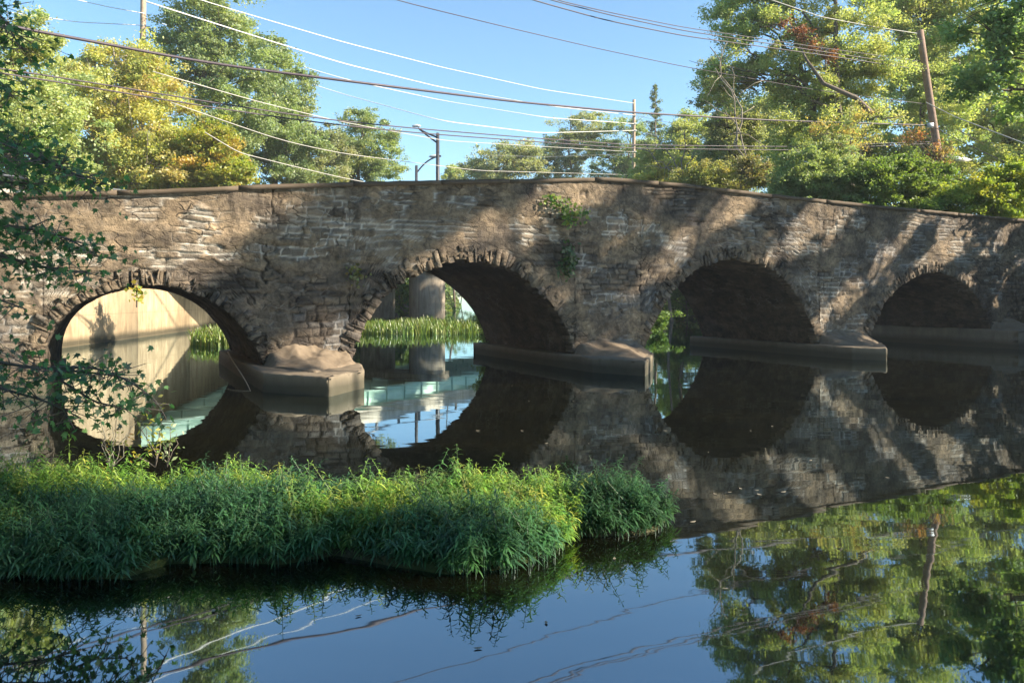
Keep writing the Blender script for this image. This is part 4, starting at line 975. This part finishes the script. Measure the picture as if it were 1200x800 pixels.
cable('lower of the two dark cables sagging low over the bridge crown', [(-260, 50, 16), (0, 85, 21), (120, 105, 23), (240, 125, 25), (380, 145, 28), (490, 156, 31), (640, 167, 36), (740, 174, 40), (930, 176, 46), (1095, 168, 50)], .024, 'cable_dark')
cable('topmost white conductor from the pale left pole to the middle pole', [(171, 2, 40), (290, 40, 46), (400, 74, 52), (515, 102, 81), (640, 124, 84), (743, 135, 99.8)], .034, 'cable_white')
cable('second white conductor from the pale left pole to the middle pole', [(171, 22, 69.8), (280, 56, 72), (408, 94, 75), (518, 118, 81), (640, 138, 84), (743, 145, 99.8)], .034, 'cable_white')
cable('lowest white conductor from the pale left pole to the middle pole', [(171, 31, 69.8), (277, 70, 72), (400, 110, 75), (518, 142, 72), (633, 156, 84), (743, 153, 99.8)], .034, 'cable_white')
cable('high pale wire crossing the open sky above the white conductors', [(150, -28, 42), (233, 0, 45), (400, 49, 52), (518, 79, 72), (636, 105, 84), (743, 121, 99.8)], .024, 'cable_white')
cable('white wire coming in from the top left corner to the pale left pole', [(-60, -50, 60), (90, 0, 66.5), (130, 9, 68), (169, 16, 69.8)], .035, 'cable_white')
cable('lower white wire from the left edge to the pale left pole', [(-120, -10, 59), (0, 13, 64), (90, 26, 67), (169, 30, 69.8)], .035, 'cable_white')
cable('single thin dark wire from the top of the sky into the right trees', [(330, -45, 30), (462, 0, 34), (589, 31, 37), (700, 57, 41), (800, 78, 44), (952, 105, 47), (1084, 122, 50)], .02, 'cable_dark')
cable('lowest of three dark wires in the upper right sky', [(480, -48, 31), (623, 0, 34), (710, 24, 37), (800, 42, 40), (959, 64, 46), (1080, 82, 50)], .026, 'cable_dark')
cable('middle of three dark wires in the upper right sky', [(480, -58, 31), (643, 0, 34), (720, 19, 37), (800, 36, 40), (959, 60, 46), (1080, 78, 50)], .024, 'cable_dark')
cable('uppermost of three dark wires in the upper right sky', [(480, -66, 31), (650, 0, 34), (720, 16, 37), (800, 32, 40), (962, 56, 46), (1079, 72, 50)], .02, 'cable_dark')
cable('pale wire slanting through the top of the tallest tree to the pole', [(880, -8, 44), (962, 20, 46), (1020, 31, 48), (1078, 40, 50)], .026, 'cable_grey')
cable('black service line dropping right from the leaning pole', [(1091, 147, 50), (1130, 168, 44), (1200, 200, 38), (1300, 250, 31)], .022, 'cable_dark')
cable('grey line dropping from the trees past the right of the leaning pole', [(1085, 120, 49), (1119, 137, 46), (1200, 168, 40), (1320, 215, 33)], .026, 'cable_grey')
cable('grey telephone line above two others in the left trees', [(179, 84, 38), (304, 120, 44), (400, 143, 51), (520, 165, 60), (743, 178, 99.8)], .024, 'cable_grey')
cable('grey telephone line through the middle of the left trees', [(200, 120, 39), (243, 135, 41), (330, 165, 46), (400, 180, 51), (560, 200, 62), (743, 205, 99.8)], .022, 'cable_grey')
cable('lowest grey telephone line dropping behind the parapet at left', [(240, 155, 40), (280, 179, 42), (340, 194, 45), (395, 207, 49), (470, 222, 55)], .022, 'cable_grey')
cable('upper white wire running on right from the middle pole', [(743, 135, 99.8), (800, 147, 84), (880, 168, 70), (960, 195, 60)], .03, 'cable_white')
cable('lower white wire running on right from the middle pole', [(743, 153, 99.8), (775, 160, 90), (830, 180, 74), (890, 205, 63)], .03, 'cable_white')
cable('faint wire at the level of the treetops left of the middle pole', [(565, 182, 99.8), (640, 184, 99.8), (743, 180, 99.8)], .022, 'cable_grey')

# ------------------------------------------------------------------ small floating and stranded things
def tw(label, pts, r):
    m = MB(); Q = resample(np.array(pts), 14); m.tube(Q, np.linspace(r, r * .4, 14), 6); tag(m.build('twig', M['twig'], smooth=True, origin=Q[7]), label, 'twig')
c_ = [br(s, n, z) for s, n, z in ((-12.84, 3.4, .5), (-12.9, 1.8, .36), (-12.92, .2, .2), (-12.95, -1.3, .03), (-13.0, -1.9, -.04))]
tw('bleached curved stick leaning on the first pier footing', c_, .022)
pr = [(855, 577), (868, 573), (887, 575), (890, 580), (918, 577), (838, 579), (640, 520), (612, 505), (600, 452), (672, 470), (905, 500), (560, 505), (725, 548), (1012, 498), (880, 505), (700, 560), (742, 600), (812, 612), (690, 520), (950, 540), (1040, 560), (830, 530), (780, 505), (720, 655), (850, 690), (640, 730), (560, 760), (1100, 640), (420, 722), (250, 716), (980, 470), (620, 470)]
lm = MB(); th = np.arange(8) / 8 * 6.283
lm.add(np.c_[np.cos(th) * .04 * (1 + .2 * np.cos(2 * th)), np.sin(th) * .022, .004 + .006 * np.cos(th) ** 2], [tuple(range(8))])
M['dead_leaf'] = simple('dry_leaf', (.19, .165, .12), .6, .2, 20)
proto = lm.build('floating_leaf', M['dead_leaf'])
for i, (x, y) in enumerate(pr):
    o = proto if i == 0 else proto.copy()
    if i: col.objects.link(o)
    p = gp(x, y); o.location = (p[0], p[1], .004); o.rotation_euler[2] = i * 1.7; f = random.uniform(.4, .85); o.scale = (f, f, f)
    tag(o, 'pale dead leaf floating on the dark water between island and bridge', 'leaf', 'leaves floating on the river')

# ------------------------------------------------------------------ a little morning haze
hz = MB(); hz.box((-330, -60, -3.5), (330, 420, 60))
th_ = NT('thin_haze'); pv = th_.n('ShaderNodeVolumePrincipled', i_Density=.00045); pv.inputs['Color'].default_value = (.93, .96, 1, 1); pv.inputs['Anisotropy'].default_value = .1
th_.l(pv.outputs[0], th_.out.inputs['Volume'])
tag(hz.build('haze', th_.m), kind='stuff')

# ------------------------------------------------------------------ sky, sun, camera
EL = 30.0
AZ = math.degrees(math.atan2(.982, -.19))                     # from +Y towards +X
wd = bpy.data.worlds.new('World'); sc.world = wd; wd.use_nodes = True
nt = wd.node_tree; bg = nt.nodes['Background']
sky = nt.nodes.new('ShaderNodeTexSky'); sky.sky_type = 'NISHITA'; sky.sun_disc = False
sky.sun_elevation = rad(EL); sky.sun_rotation = rad(AZ); sky.air_density = 1.0; sky.dust_density = .15; sky.ozone_density = 3.0
mx = nt.nodes.new('ShaderNodeMix'); mx.data_type = 'RGBA'; mx.blend_type = 'MULTIPLY'; mx.inputs[0].default_value = 1; mx.inputs[7].default_value = (.88, 1.07, 1.08, 1)
nt.links.new(sky.outputs[0], mx.inputs[6]); nt.links.new(mx.outputs[2], bg.inputs[0]); bg.inputs[1].default_value = .076
sl = bpy.data.lights.new('sun', 'SUN'); sl.energy = 5.0; sl.angle = rad(.53); sl.color = (1, .875, .68)
so = bpy.data.objects.new('sun', sl); col.objects.link(so)
d = Vector((math.cos(rad(EL)) * math.sin(rad(AZ)), math.cos(rad(EL)) * math.cos(rad(AZ)), math.sin(rad(EL))))
so.rotation_euler = d.to_track_quat('Z', 'Y').to_euler(); so.location = (30, 10, 40)
cd = bpy.data.cameras.new('camera'); cam = bpy.data.objects.new('camera', cd); col.objects.link(cam)
cam.location = (0, 0, H); cam.rotation_euler = (rad(90), 0, 0)
cd.sensor_width = 36; cd.lens = 27; cd.shift_y = -(400 - YH) / 1200; cd.clip_end = 3000; cd.clip_start = .05
sc.camera = cam
vs = sc.view_settings; vs.view_transform = 'Standard'; vs.look = 'None'; vs.exposure = 1.72; vs.gamma = 1
sc.cycles.max_bounces = 8; sc.cycles.transparent_max_bounces = 4; sc.cycles.diffuse_bounces = 3; sc.cycles.glossy_bounces = 4
sc.cycles.use_denoising = True; sc.cycles.sample_clamp_indirect = 4
